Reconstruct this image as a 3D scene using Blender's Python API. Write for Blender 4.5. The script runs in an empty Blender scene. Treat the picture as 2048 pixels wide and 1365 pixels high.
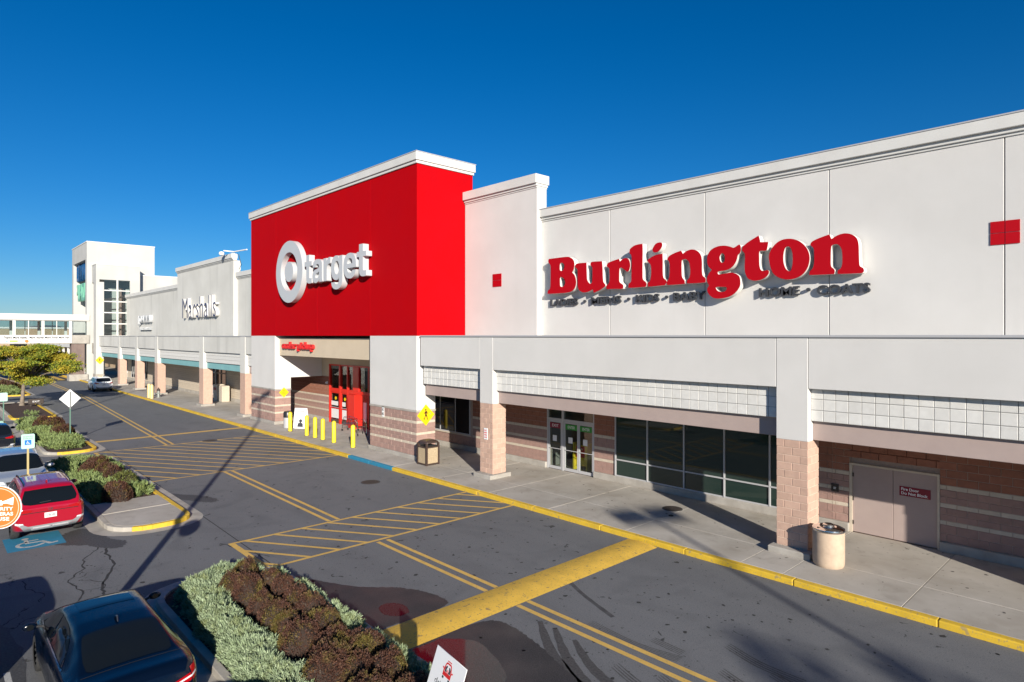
import bpy, bmesh, math, random
import numpy as np
from mathutils import Vector, Matrix
from mathutils.bvhtree import BVHTree
R = math.radians
rnd = random.Random(7)
sc = bpy.context.scene
C = sc.collection

# ------------------------------------------------------------------ camera, sky, sun, exposure
cd = bpy.data.cameras.new('camera'); cam = bpy.data.objects.new('camera', cd); C.objects.link(cam)
cd.sensor_width = 36.0; cd.lens = 36.0*1250/2048; cd.shift_y = -10.5/2048
cd.clip_start = 0.2; cd.clip_end = 6000
HEAD = math.atan(1179/1250)                      # camera heading, measured from -X towards +Y
fwd = Vector((-math.cos(HEAD), math.sin(HEAD), 0))
cam.location = (0, 0, 6.35)
cam.rotation_euler = fwd.to_track_quat('-Z', 'Y').to_euler()
sc.camera = cam
w = bpy.data.worlds.new('World'); sc.world = w; w.use_nodes = True
wn = w.node_tree.nodes; wl = w.node_tree.links; wn.clear()
SUN_EL, SUN_AZ = 17.6, -27.0                     # azimuth of the sun from +X (towards +Y positive)
sky = wn.new('ShaderNodeTexSky'); sky.sky_type = 'NISHITA'; sky.sun_disc = False
sky.sun_elevation = R(SUN_EL); sky.sun_rotation = R(90-SUN_AZ)
sky.altitude = 0; sky.air_density = 1.0; sky.dust_density = 0.0; sky.ozone_density = 8.0
bg = wn.new('ShaderNodeBackground'); bg.inputs['Strength'].default_value = 0.066
wo = wn.new('ShaderNodeOutputWorld')
hs = wn.new('ShaderNodeHueSaturation'); hs.inputs['Saturation'].default_value = 1.15; hs.inputs['Value'].default_value = 0.98
wl.new(sky.outputs[0], hs.inputs['Color']); wl.new(hs.outputs[0], bg.inputs[0]); wl.new(bg.outputs[0], wo.inputs[0])
sl = bpy.data.lights.new('sun', 'SUN'); sun = bpy.data.objects.new('sun', sl); C.objects.link(sun)
sl.energy = 5.0; sl.angle = R(0.5); sl.color = (1.0, 0.93, 0.82)
sd = Vector((math.cos(R(SUN_AZ))*math.cos(R(SUN_EL)), math.sin(R(SUN_AZ))*math.cos(R(SUN_EL)), math.sin(R(SUN_EL))))
sun.rotation_euler = sd.to_track_quat('Z', 'Y').to_euler(); sun.location = (20, -20, 30)
sc.view_settings.view_transform = 'Standard'; sc.view_settings.look = 'None'
sc.view_settings.gamma = 1.0; sc.view_settings.use_curve_mapping = False
sc.view_settings.exposure = 0.62

# ------------------------------------------------------------------ materials
def s2l(c):
    return tuple(((v/12.92) if v <= 0.04045 else ((v+0.055)/1.055)**2.4) for v in c)
MATS = {}
def mat(name, col, rough=0.8, col2=None, scale=6.0, bump=0.0, bscale=60.0, metal=0.0, spec=0.5, coat=0.0,
        rand=0.0, spots=None, contrast=(0.35, 0.65), emit=None, island=None, streak=None):
    """colours are linear albedo. col2: noise-mixed second colour. rand: per-object value variation."""
    if name in MATS: return MATS[name]
    m = bpy.data.materials.new(name); m.use_nodes = True; MATS[name] = m
    nt = m.node_tree; N = nt.nodes; L = nt.links
    p = N['Principled BSDF']
    p.inputs['Roughness'].default_value = rough; p.inputs['Metallic'].default_value = metal
    p.inputs['Specular IOR Level'].default_value = spec
    p.inputs['Coat Weight'].default_value = coat; p.inputs['Coat Roughness'].default_value = 0.04
    p.inputs['Base Color'].default_value = (*col, 1)
    tc = N.new('ShaderNodeTexCoord'); geo = N.new('ShaderNodeNewGeometry')
    cur = None
    def noise(sc_, det=4, dist=0.0, rough_=0.55, vec=None):
        n = N.new('ShaderNodeTexNoise'); n.inputs['Scale'].default_value = sc_; n.inputs['Detail'].default_value = det
        n.inputs['Distortion'].default_value = dist; n.inputs['Roughness'].default_value = rough_
        L.new(vec or geo.outputs['Position'], n.inputs['Vector']); return n
    def ramp(src, a, b, c0=(0, 0, 0), c1=(1, 1, 1)):
        r = N.new('ShaderNodeValToRGB'); r.color_ramp.elements[0].position = a; r.color_ramp.elements[1].position = b
        r.color_ramp.elements[0].color = (*c0, 1); r.color_ramp.elements[1].color = (*c1, 1)
        L.new(src, r.inputs[0]); return r
    def mix(f, a, b, mode='MIX'):
        x = N.new('ShaderNodeMix'); x.data_type = 'RGBA'; x.blend_type = mode
        if isinstance(f, (int, float)): x.inputs[0].default_value = f
        else: L.new(f, x.inputs[0])
        for k, v in ((6, a), (7, b)):
            if isinstance(v, tuple): x.inputs[k].default_value = (*v, 1)
            else: L.new(v, x.inputs[k])
        return x.outputs[2]
    if col2 is not None:
        n = noise(scale, 6); r = ramp(n.outputs['Fac'], *contrast)
        cur = mix(r.outputs[0], col, col2)
    if island:
        r = N.new('ShaderNodeValToRGB'); r.color_ramp.interpolation = 'LINEAR'
        els = r.color_ramp.elements
        while len(els) < len(island): els.new(0.5)
        for i, c in enumerate(island):
            els[i].position = i/(len(island)-1); els[i].color = (*c, 1)
        L.new(geo.outputs['Random Per Island'], r.inputs[0])
        cur = mix(0.5, cur, r.outputs[0]) if cur is not None else r.outputs[0]
    if streak:      # vertical rain streaks of dirt: (colour, amount, horizontal scale)
        mp = N.new('ShaderNodeMapping'); mp.inputs['Scale'].default_value = (1, 1, 0.045)
        L.new(geo.outputs['Position'], mp.inputs['Vector'])
        n = noise(streak[2], 5, vec=mp.outputs[0]); r = ramp(n.outputs['Fac'], 0.55, 0.8)
        mm = N.new('ShaderNodeMath'); mm.operation = 'MULTIPLY'; mm.inputs[1].default_value = streak[1]
        L.new(r.outputs[0], mm.inputs[0])
        cur = mix(mm.outputs[0], cur if cur is not None else col, streak[0])
    if spots:       # list of (colour, scale, lo, hi, amount)
        for c, s_, lo, hi, am in spots:
            n = noise(s_, 4, 0.3); r = ramp(n.outputs['Fac'], lo, hi)
            mm = N.new('ShaderNodeMath'); mm.operation = 'MULTIPLY'; mm.inputs[1].default_value = am
            L.new(r.outputs[0], mm.inputs[0])
            cur = mix(mm.outputs[0], cur if cur is not None else col, c)
    if rand:
        oi = N.new('ShaderNodeObjectInfo')
        mr = N.new('ShaderNodeMapRange'); mr.inputs['To Min'].default_value = 1-rand; mr.inputs['To Max'].default_value = 1+rand
        L.new(oi.outputs['Random'], mr.inputs[0])
        hs = N.new('ShaderNodeHueSaturation'); L.new(mr.outputs[0], hs.inputs['Value'])
        if cur is not None: L.new(cur, hs.inputs['Color'])
        else: hs.inputs['Color'].default_value = (*col, 1)
        cur = hs.outputs[0]
    if cur is not None: L.new(cur, p.inputs['Base Color'])
    if bump:
        n = noise(bscale, 5); b = N.new('ShaderNodeBump'); b.inputs['Strength'].default_value = min(bump, 1.0)
        b.inputs['Distance'].default_value = 0.01 if bscale > 20 else 0.04
        L.new(n.outputs['Fac'], b.inputs['Height']); L.new(b.outputs[0], p.inputs['Normal'])
    if emit:
        p.inputs['Emission Color'].default_value = (*emit[0], 1); p.inputs['Emission Strength'].default_value = emit[1]
    return m

WHITE = (0.62, 0.60, 0.56)
M_ = dict(
 stucco=mat('stucco', (0.64, 0.625, 0.60), 0.9, (0.60, 0.585, 0.56), 0.5, 0.6, 140, streak=((0.44, 0.43, 0.40), 0.10, 1.6)),
 stucco_old=mat('stucco_old', (0.62, 0.61, 0.57), 0.9, (0.55, 0.54, 0.50), 0.35, 0.35, 90, streak=((0.30, 0.30, 0.28), 0.45, 1.2)),
 trim=mat('white_trim', (0.64, 0.63, 0.60), 0.75, (0.59, 0.58, 0.55), 1.0, 0.2, 120),
 tile=mat('white_split_block', (0.66, 0.65, 0.62), 0.9, (0.61, 0.60, 0.57), 6, 0.8, 70, rand=0.05),
 groove=mat('joint_backing', (0.45, 0.44, 0.42), 0.9, (0.38, 0.37, 0.35), 8),  # plain grey of the backing behind open joints
 mauve=mat('mauve_beam', (0.40, 0.315, 0.285), 0.85, (0.37, 0.29, 0.265), 1.5, 0.4, 120),
 teal=mat('teal_beam', (0.20, 0.42, 0.43), 0.8, (0.18, 0.38, 0.40), 1.5, 0.3, 90),
 red=mat('red_panel', (0.44, 0.0010, 0.004), 0.75, (0.42, 0.0012, 0.005), 0.6, 0.25, 160, spec=0.05),
 cream=mat('cream_stucco', (0.60, 0.50, 0.37), 0.9, (0.56, 0.465, 0.34), 1.0, 0.5, 140),
 block_tan=mat('tan_masonry', (0.53, 0.355, 0.27), 0.92, (0.47, 0.31, 0.24), 5, 0.7, 45, rand=0.07),
 block_mauve=mat('mauve_masonry', (0.355, 0.222, 0.185), 0.92, (0.30, 0.19, 0.16), 5, 0.7, 45, rand=0.08),
 block_red=mat('red_masonry', (0.30, 0.125, 0.08), 0.92, (0.25, 0.105, 0.066), 5, 0.7, 45, rand=0.10),
 band=mat('cream_band_block', (0.56, 0.48, 0.38), 0.9, (0.50, 0.43, 0.34), 6, 0.6, 45, rand=0.05),
 mortar=mat('mortar', (0.42, 0.32, 0.26), 0.95, (0.36, 0.27, 0.22), 12, 0.5, 60),
 mortar_pale=mat('pale_mortar', (0.60, 0.48, 0.38), 0.95),
 concrete=mat('concrete', (0.44, 0.41, 0.365), 0.9, (0.34, 0.31, 0.265), 0.6, 0.5, 90, rand=0.07,
      spots=[((0.13, 0.115, 0.10), 7.0, 0.66, 0.72, 0.75), ((0.26, 0.235, 0.20), 1.6, 0.55, 0.72, 0.5), ((0.46, 0.43, 0.38), 2.0, 0.55, 0.8, 0.5)]),
 plinth=mat('plinth_concrete', (0.40, 0.375, 0.335), 0.9, (0.31, 0.285, 0.25), 2.0, 0.5, 60),
 kerb=mat('kerb_concrete', (0.42, 0.39, 0.34), 0.9, (0.30, 0.275, 0.24), 1.6, 0.6, 50),
 glass=mat('tinted_glazing', (0.020, 0.036, 0.030), 0.03, spec=0.5),
 glass_dk=mat('dark_glazing', (0.012, 0.014, 0.017), 0.03, spec=0.5),
 alu=mat('aluminium', (0.42, 0.42, 0.43), 0.45, metal=0.0),
 alu_dk=mat('bronze_aluminium', (0.10, 0.085, 0.075), 0.4, metal=0.3),
 redframe=mat('red_door_frame', (0.62, 0.022, 0.012), 0.4),
 redpaint=mat('red_print', (0.62, 0.02, 0.02), 0.5),
 white=mat('white_paint', (0.80, 0.80, 0.79), 0.5),
 whitesign=mat('white_sign_plastic', (0.50, 0.515, 0.53), 0.45),
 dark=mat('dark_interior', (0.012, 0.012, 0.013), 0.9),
 inter=mat('interior_wall', (0.22, 0.22, 0.21), 0.9),
 letter_grey=mat('charcoal_letters', (0.045, 0.048, 0.055), 0.5),
 letter_navy=mat('navy_letters', (0.022, 0.028, 0.11), 0.4),
 letter_red=mat('red_acrylic', (0.42, 0.002, 0.008), 0.5, spec=0.2),
 letter_blue=mat('blue_letters', (0.01, 0.07, 0.20), 0.4),
 letter_green=mat('green_letters', (0.16, 0.42, 0.30), 0.4),
 yellow=mat('yellow_sign', (0.80, 0.56, 0.005), 0.45),
 black=mat('black_print', (0.02, 0.018, 0.015), 0.5),
 brown=mat('brown_print', (0.07, 0.02, 0.008), 0.5),
 bollard=mat('bollard_yellow', (0.78, 0.60, 0.03), 0.45, (0.74, 0.55, 0.03), 5),
 galv=mat('galvanised_steel', (0.34, 0.36, 0.34), 0.45, (0.28, 0.30, 0.28), 12, metal=0.5),
 greenpost=mat('green_post', (0.10, 0.20, 0.15), 0.5),
 mintsign=mat('mint_sign', (0.42, 0.66, 0.55), 0.5),
 bluesign=mat('blue_print', (0.01, 0.16, 0.55), 0.5),
 blackm=mat('black_metal', (0.02, 0.02, 0.022), 0.35),
 brownm=mat('brown_metal', (0.055, 0.035, 0.028), 0.4),
 pebble=mat('exposed_aggregate', (0.50, 0.40, 0.26), 0.9, (0.30, 0.22, 0.13), 60, 0.8, 70),
 bin=mat('bin_concrete', (0.52, 0.40, 0.29), 0.85, (0.45, 0.34, 0.25), 6, 0.4, 90),
 chrome=mat('chrome', (0.7, 0.7, 0.72), 0.12, metal=1.0),
 iron=mat('cast_iron', (0.055, 0.04, 0.032), 0.7, (0.035, 0.028, 0.024), 20, 0.6, 40),
 rubber=mat('tyre_rubber', (0.018, 0.018, 0.019), 0.85, (0.03, 0.03, 0.03), 15),
 rim=mat('alloy_rim', (0.45, 0.46, 0.48), 0.3, metal=0.9),
 plastic=mat('black_plastic', (0.02, 0.02, 0.022), 0.6),
 carglass=mat('car_glass', (0.006, 0.008, 0.010), 0.02, spec=0.35),
 tail=mat('tail_lamp', (0.35, 0.004, 0.006), 0.12, coat=0.6),
 lampclear=mat('clear_lamp', (0.6, 0.62, 0.64), 0.1),
 plate=mat('licence_plate', (0.72, 0.72, 0.70), 0.4),
 navy=mat('navy_car_paint', (0.0012, 0.004, 0.012), 0.22, coat=0.25, spec=0.3),
 carred=mat('red_car_paint', (0.33, 0.002, 0.016), 0.28, coat=1.0),
 carwhite=mat('white_car_paint', (0.80, 0.80, 0.80), 0.5, coat=1.0),
 carsilver=mat('silver_car_paint', (0.42, 0.46, 0.50), 0.28, metal=0.4, coat=1.0),
 cardark=mat('dark_car_paint', (0.010, 0.012, 0.016), 0.2, coat=1.0),
 grey=mat('grey_plastic', (0.20, 0.21, 0.22), 0.55),
 mulch=mat('mulch', (0.035, 0.016, 0.012), 0.95, (0.075, 0.04, 0.028), 14, 1.0, 18),
 bark=mat('bark', (0.26, 0.21, 0.16), 0.9, (0.15, 0.12, 0.095), 5, 0.8, 15),
 twig=mat('twig_core', (0.035, 0.022, 0.016), 0.95),
 yel_tree=mat('autumn_leaf', (0.12, 0.17, 0.015), 0.7, island=[(0.03, 0.07, 0.01), (0.13, 0.20, 0.015), (0.30, 0.32, 0.015), (0.58, 0.40, 0.02)],
     col2=(0.48, 0.33, 0.02), scale=0.6, contrast=(0.48, 0.62)),
 green_tree=mat('green_leaf', (0.05, 0.09, 0.02), 0.75, island=[(0.03, 0.05, 0.012), (0.07, 0.11, 0.03), (0.11, 0.13, 0.03)]),
 juniper=mat('juniper_needles', (0.27, 0.34, 0.20), 0.8, island=[(0.05, 0.09, 0.03), (0.23, 0.31, 0.17), (0.46, 0.54, 0.36)],
     col2=(0.16, 0.16, 0.02), scale=3.2, contrast=(0.48, 0.66)),
 juniper2=mat('juniper_green', (0.17, 0.23, 0.075), 0.8, island=[(0.05, 0.08, 0.02), (0.16, 0.22, 0.07), (0.30, 0.37, 0.16)],
     col2=(0.20, 0.21, 0.03), scale=1.7, contrast=(0.5, 0.74)),
 olive=mat('olive_leaf', (0.07, 0.075, 0.012), 0.75, island=[(0.03, 0.035, 0.008), (0.08, 0.09, 0.015), (0.14, 0.15, 0.03)]),
 barberry=mat('barberry_leaf', (0.055, 0.022, 0.012), 0.75, island=[(0.018, 0.007, 0.006), (0.065, 0.022, 0.014), (0.17, 0.07, 0.035)],
     col2=(0.13, 0.13, 0.010), scale=2.6, contrast=(0.48, 0.62)),
)

def asphalt_material(name, base, dark, grit=1.0, cracks=0.0):
    m = bpy.data.materials.new(name); m.use_nodes = True; nt = m.node_tree; N = nt.nodes; L = nt.links
    p = N['Principled BSDF']; p.inputs['Roughness'].default_value = 0.88
    geo = N.new('ShaderNodeNewGeometry')
    def noise(s, d=4, dist=0, vec=None):
        n = N.new('ShaderNodeTexNoise'); n.inputs['Scale'].default_value = s; n.inputs['Detail'].default_value = d
        n.inputs['Distortion'].default_value = dist; L.new(vec or geo.outputs['Position'], n.inputs['Vector']); return n.outputs['Fac']
    def ramp(src, a, b, c0=(0, 0, 0), c1=(1, 1, 1)):
        r = N.new('ShaderNodeValToRGB'); e = r.color_ramp.elements
        e[0].position = a; e[1].position = b; e[0].color = (*c0, 1); e[1].color = (*c1, 1); L.new(src, r.inputs[0]); return r.outputs[0]
    def mix(f, a, b, mode='MIX'):
        x = N.new('ShaderNodeMix'); x.data_type = 'RGBA'; x.blend_type = mode
        if isinstance(f, float): x.inputs[0].default_value = f
        else: L.new(f, x.inputs[0])
        for k, v in ((6, a), (7, b)):
            if isinstance(v, tuple): x.inputs[k].default_value = (*v, 1)
            else: L.new(v, x.inputs[k])
        return x.outputs[2]
    def mul(a, k):
        x = N.new('ShaderNodeMath'); x.operation = 'MULTIPLY'; L.new(a, x.inputs[0])
        if isinstance(k, float): x.inputs[1].default_value = k
        else: L.new(k, x.inputs[1])
        return x.outputs[0]
    c = mix(ramp(noise(0.13, 3), 0.38, 0.62), base, tuple(v*0.86 for v in base))
    mp = N.new('ShaderNodeMapping'); mp.inputs['Scale'].default_value = (0.12, 1.0, 1.0); L.new(geo.outputs['Position'], mp.inputs['Vector'])
    c = mix(mul(ramp(noise(0.9, 4, 0.4, mp.outputs[0]), 0.45, 0.75), 0.35), c, dark)              # lanes polished and oiled along the road
    c = mix(mul(ramp(noise(55, 3), 0.35, 0.75), 0.55*grit), c, tuple(min(1, v*1.9) for v in base))      # aggregate
    c = mix(mul(ramp(noise(38, 3), 0.58, 0.72), 0.5*grit), c, dark)
    c = mix(mul(ramp(noise(3.2, 5, 0.8), 0.68, 0.71), 0.8), c, (0.012, 0.012, 0.012))            # tar blots
    c = mix(mul(ramp(noise(9.5, 2, 0.5), 0.70, 0.73), 0.85), c, (0.020, 0.019, 0.019))
    c = mix(mul(ramp(noise(24, 3), 0.56, 0.70), 0.45*grit), c, dark)
    c = mix(mul(ramp(noise(29, 2), 0.62, 0.72), 0.35*grit), c, tuple(min(1, v*1.7) for v in base))
    c = mix(mul(ramp(noise(0.5, 6, 1.5), 0.50, 0.70), 0.30), c, dark)
    c = mix(mul(ramp(noise(1.1, 5, 0.2), 0.62, 0.80), 0.25), c, dark)
    if cracks:
        wv = N.new('ShaderNodeVectorMath'); wv.operation = 'ADD'
        nz = N.new('ShaderNodeTexNoise'); nz.inputs['Scale'].default_value = 1.3; nz.inputs['Detail'].default_value = 5
        L.new(geo.outputs['Position'], nz.inputs['Vector'])
        sc2 = N.new('ShaderNodeVectorMath'); sc2.operation = 'SCALE'; sc2.inputs['Scale'].default_value = 1.6
        L.new(nz.outputs['Color'], sc2.inputs[0]); L.new(geo.outputs['Position'], wv.inputs[0]); L.new(sc2.outputs[0], wv.inputs[1])
        v = N.new('ShaderNodeTexVoronoi'); v.feature = 'DISTANCE_TO_EDGE'; v.inputs['Scale'].default_value = 0.42
        L.new(wv.outputs[0], v.inputs['Vector'])
        line = ramp(v.outputs['Distance'], 0.004, 0.011, (1, 1, 1), (0, 0, 0))
        sx = N.new('ShaderNodeSeparateXYZ'); L.new(geo.outputs['Position'], sx.inputs[0])
        yr = N.new('ShaderNodeMapRange'); yr.inputs['From Min'].default_value = 4.2; yr.inputs['From Max'].default_value = 2.6
        L.new(sx.outputs['Y'], yr.inputs[0])
        mask = mul(ramp(noise(0.35, 2), 0.44, 0.56), cracks)
        c = mix(mul(mul(line, mask), yr.outputs[0]), c, (0.012, 0.012, 0.012))
    L.new(c, p.inputs['Base Color'])
    b = N.new('ShaderNodeBump'); b.inputs['Strength'].default_value = 0.5; b.inputs['Distance'].default_value = 0.006
    L.new(noise(70, 4), b.inputs['Height']); L.new(b.outputs[0], p.inputs['Normal'])
    MATS[name] = m; return m
M_['asphalt'] = asphalt_material('asphalt', (0.122, 0.125, 0.130), (0.058, 0.061, 0.066), cracks=1.0)
M_['asphalt_wet'] = None

def paint_material(name, col, wear=0.5, under=(0.09, 0.09, 0.092), dirt=0.3):
    """road paint worn through to what lies beneath"""
    m = mat(name, col, 0.75, tuple(v*0.86 for v in col), 3.0, 0.4, 60,
            spots=[(tuple(v*0.55 for v in col), 1.3, 0.55, 0.85, dirt), (under, 7.0, 0.62, 0.66, wear), (under, 22.0, 0.60, 0.66, wear)])
    return m
M_['yel_line'] = paint_material('yellow_road_paint', (0.66, 0.42, 0.10), 0.30)
M_['yel_hump'] = paint_material('yellow_hump_paint', (0.72, 0.45, 0.06), 0.6)
M_['yel_kerb'] = paint_material('yellow_kerb_paint', (0.68, 0.44, 0.03), 0.6, (0.22, 0.19, 0.15))
M_['blue_kerb'] = paint_material('blue_kerb_paint', (0.02, 0.22, 0.36), 0.25, (0.22, 0.22, 0.2))
M_['blue_pad'] = paint_material('blue_road_paint', (0.02, 0.20, 0.33), 0.25)
M_['white_line'] = paint_material('white_road_paint', (0.45, 0.45, 0.44), 0.5)

def clear_glass(name, tint=(0.85, 0.9, 0.88), refl=0.08):
    m = bpy.data.materials.new(name); m.use_nodes = True; N = m.node_tree.nodes; L = m.node_tree.links; N.clear()
    o = N.new('ShaderNodeOutputMaterial'); t = N.new('ShaderNodeBsdfTransparent'); t.inputs[0].default_value = (*tint, 1)
    g = N.new('ShaderNodeBsdfGlossy'); g.inputs['Roughness'].default_value = 0.02
    f = N.new('ShaderNodeLayerWeight'); f.inputs[0].default_value = 0.5; x = N.new('ShaderNodeMixShader')
    pw = N.new('ShaderNodeMath'); pw.operation = 'POWER'; pw.inputs[1].default_value = 5.0; L.new(f.outputs['Facing'], pw.inputs[0])
    ma = N.new('ShaderNodeMath'); ma.operation = 'MULTIPLY_ADD'; ma.inputs[1].default_value = 0.9; ma.inputs[2].default_value = 0.045; L.new(pw.outputs[0], ma.inputs[0])
    L.new(ma.outputs[0], x.inputs[0]); L.new(t.outputs[0], x.inputs[1]); L.new(g.outputs[0], x.inputs[2]); L.new(x.outputs[0], o.inputs[0])
    return m
M_['pane'] = clear_glass('clear_pane', (0.82, 0.86, 0.84)); M_['pane_clear'] = clear_glass('bridge_pane', (0.85, 0.9, 0.9))

def wet_material(name, rough):
    m = bpy.data.materials.new(name); m.use_nodes = True; N = m.node_tree.nodes; L = m.node_tree.links
    p = N['Principled BSDF']; p.inputs['Base Color'].default_value = (0.030, 0.030, 0.033, 1); p.inputs['Specular IOR Level'].default_value = 0.3 if rough[0] > .2 else 0.25
    geo = N.new('ShaderNodeNewGeometry')
    n = N.new('ShaderNodeTexNoise'); n.inputs['Scale'].default_value = 0.75; n.inputs['Detail'].default_value = 2
    L.new(geo.outputs['Position'], n.inputs['Vector'])
    r = N.new('ShaderNodeMapRange'); r.inputs['From Min'].default_value = 0.35; r.inputs['From Max'].default_value = 0.65
    r.inputs['To Min'].default_value = rough[0]; r.inputs['To Max'].default_value = rough[1]
    L.new(n.outputs['Fac'], r.inputs[0]); L.new(r.outputs[0], p.inputs['Roughness'])
    n2 = N.new('ShaderNodeTexNoise'); n2.inputs['Scale'].default_value = 60; L.new(geo.outputs['Position'], n2.inputs['Vector'])
    rr = N.new('ShaderNodeValToRGB'); rr.color_ramp.elements[0].color = (0.016, 0.016, 0.018, 1); rr.color_ramp.elements[1].color = (0.06, 0.06, 0.062, 1)
    rr.color_ramp.elements[0].position = .35; rr.color_ramp.elements[1].position = .7
    L.new(n2.outputs['Fac'], rr.inputs[0]); L.new(rr.outputs[0], p.inputs['Base Color'])
    return m
M_['wet'] = wet_material('wet_asphalt', (0.38, 0.62)); M_['puddle'] = wet_material('puddle_water', (0.03, 0.10))
M_['damp'] = mat('damp_asphalt', (0.035, 0.035, 0.036), 0.7, (0.075, 0.074, 0.074), 22, 0.4, 70)

# ------------------------------------------------------------------ mesh helpers
class MB:
    def __init__(s): s.v = []; s.f = []; s.smooth = set()
    def quad(s, a, b, c, d):
        n = len(s.v); s.v += [a, b, c, d]; s.f.append((n, n+1, n+2, n+3)); return s
    def box(s, x0, x1, y0, y1, z0, z1):
        if x0 > x1: x0, x1 = x1, x0
        if y0 > y1: y0, y1 = y1, y0
        n = len(s.v)
        s.v += [(x0,y0,z0),(x1,y0,z0),(x1,y1,z0),(x0,y1,z0),(x0,y0,z1),(x1,y0,z1),(x1,y1,z1),(x0,y1,z1)]
        s.f += [tuple(n+i for i in q) for q in ((3,2,1,0),(4,5,6,7),(0,1,5,4),(1,2,6,5),(2,3,7,6),(3,0,4,7))]
        return s
    def prism(s, poly, z0, z1):          # poly in xy, counter-clockwise
        a = sum(poly[i][0]*poly[(i+1) % len(poly)][1]-poly[(i+1) % len(poly)][0]*poly[i][1] for i in range(len(poly)))
        if a < 0: poly = poly[::-1]
        n = len(s.v); k = len(poly)
        s.v += [(p[0], p[1], z0) for p in poly]+[(p[0], p[1], z1) for p in poly]
        s.f.append(tuple(range(n+k-1, n-1, -1))); s.f.append(tuple(range(n+k, n+2*k)))
        for i in range(k):
            j = (i+1) % k; s.f.append((n+i, n+j, n+k+j, n+k+i))
        return s
    def tube(s, pts, r, seg=8, caps=True):
        pts = [Vector(p) for p in pts]; rs = r if isinstance(r, (list, tuple)) else [r]*len(pts)
        rings = []; up = None
        for i, p in enumerate(pts):
            d = (pts[min(i+1, len(pts)-1)]-pts[max(i-1, 0)]).normalized()
            a = Vector((0, 0, 1)) if abs(d.z) < 0.9 else Vector((1, 0, 0))
            u = d.cross(a).normalized(); v = d.cross(u).normalized()
            n = len(s.v); s.v += [tuple(p+(u*math.cos(2*math.pi*k/seg)+v*math.sin(2*math.pi*k/seg))*rs[i]) for k in range(seg)]
            rings.append(n)
        for i in range(len(rings)-1):
            for k in range(seg):
                j = (k+1) % seg; s.f.append((rings[i]+k, rings[i+1]+k, rings[i+1]+j, rings[i]+j))
        if caps:
            s.f.append(tuple(rings[0]+k for k in range(seg))); s.f.append(tuple(rings[-1]+seg-1-k for k in range(seg)))
        return s
    def lathe(s, prof, cx=0, cy=0, seg=24):     # prof: (r, z) bottom to top
        rings = []
        for r, z in prof:
            n = len(s.v); s.v += [(cx+r*math.cos(2*math.pi*k/seg), cy+r*math.sin(2*math.pi*k/seg), z) for k in range(seg)]; rings.append(n)
        for i in range(len(rings)-1):
            for k in range(seg):
                j = (k+1) % seg; s.f.append((rings[i]+k, rings[i]+j, rings[i+1]+j, rings[i+1]+k))
        s.f.append(tuple(rings[0]+seg-1-k for k in range(seg))); s.f.append(tuple(rings[-1]+k for k in range(seg)))
        return s
    def poly3(s, pts):
        n = len(s.v); s.v += [tuple(p) for p in pts]; s.f.append(tuple(range(n, n+len(pts)))); return s
    def mesh(s, name, bevel=0.0, smooth=False, segs=1):
        me = bpy.data.meshes.new(name); me.from_pydata(s.v, [], s.f); me.update()
        if bevel:
            bm = bmesh.new(); bm.from_mesh(me)
            es = [e for e in bm.edges if len(e.link_faces) == 2 and e.calc_face_angle(0) > 0.5]
            bmesh.ops.bevel(bm, geom=es, offset=bevel, segments=segs, affect='EDGES', profile=0.5)
            bm.to_mesh(me); bm.free()
        if smooth:
            me.polygons.foreach_set('use_smooth', [True]*len(me.polygons))
            try: me.set_sharp_from_angle(angle=R(38))
            except Exception: pass
        return me
def link(name, me, m, parent=None, kind=None, label=None, loc=None, matrix=None):
    o = bpy.data.objects.new(name, me); C.objects.link(o)
    if m is not None and me is not None and not me.materials: me.materials.append((M_.get(m) or MATS[m]) if isinstance(m, str) else m)
    if parent is not None: o.parent = parent
    if kind: o['kind'] = kind
    if label: o['label'] = label
    if loc is not None: o.location = loc
    return o
def part(name, mb, m, parent, bevel=0.0, smooth=False, label=None, kind=None, segs=1):
    """mb is in WORLD coordinates when the parent sits at a location: shifted here"""
    me = mb.mesh(name, bevel, smooth, segs)
    o = link(name, me, m, parent, kind, label)
    if parent is not None:
        base = Vector(parent.get('_o', (0, 0, 0)))
        if base.length: me.transform(Matrix.Translation(-base)); o['_o'] = tuple(base)
    return o
def thing(name, label, cat, loc=(0, 0, 0), group=None, rz=0.0, local=False):
    """Empty at the thing's base. Parts given in world coordinates unless local."""
    o = bpy.data.objects.new(name, None); C.objects.link(o); o.location = loc; o.rotation_euler = (0, 0, rz)
    o.empty_display_size = 0.3
    o['label'] = label; o['category'] = cat
    if group: o['group'] = group
    if not local: o['_o'] = tuple(loc)
    return o
def tag(o, label, cat, group=None):
    o['label'] = label; o['category'] = cat
    if group: o['group'] = group
    return o
def struct(name, mb, m, bevel=0.0, **k):
    return link(name, mb.mesh(name, bevel, k.get('smooth', False)), m, None, 'structure')
def fastmesh(name, V, F, m, smooth=False):
    me = bpy.data.meshes.new(name); nf, k = F.shape
    me.vertices.add(len(V)); me.vertices.foreach_set('co', V.astype(np.float32).ravel())
    me.loops.add(nf*k); me.loops.foreach_set('vertex_index', F.astype(np.int32).ravel())
    me.polygons.add(nf); me.polygons.foreach_set('loop_start', np.arange(0, nf*k, k, dtype=np.int32))
    me.polygons.foreach_set('loop_total', np.full(nf, k, dtype=np.int32))
    me.update(calc_edges=True); me.materials.append(M_[m] if isinstance(m, str) else m); return me
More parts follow.
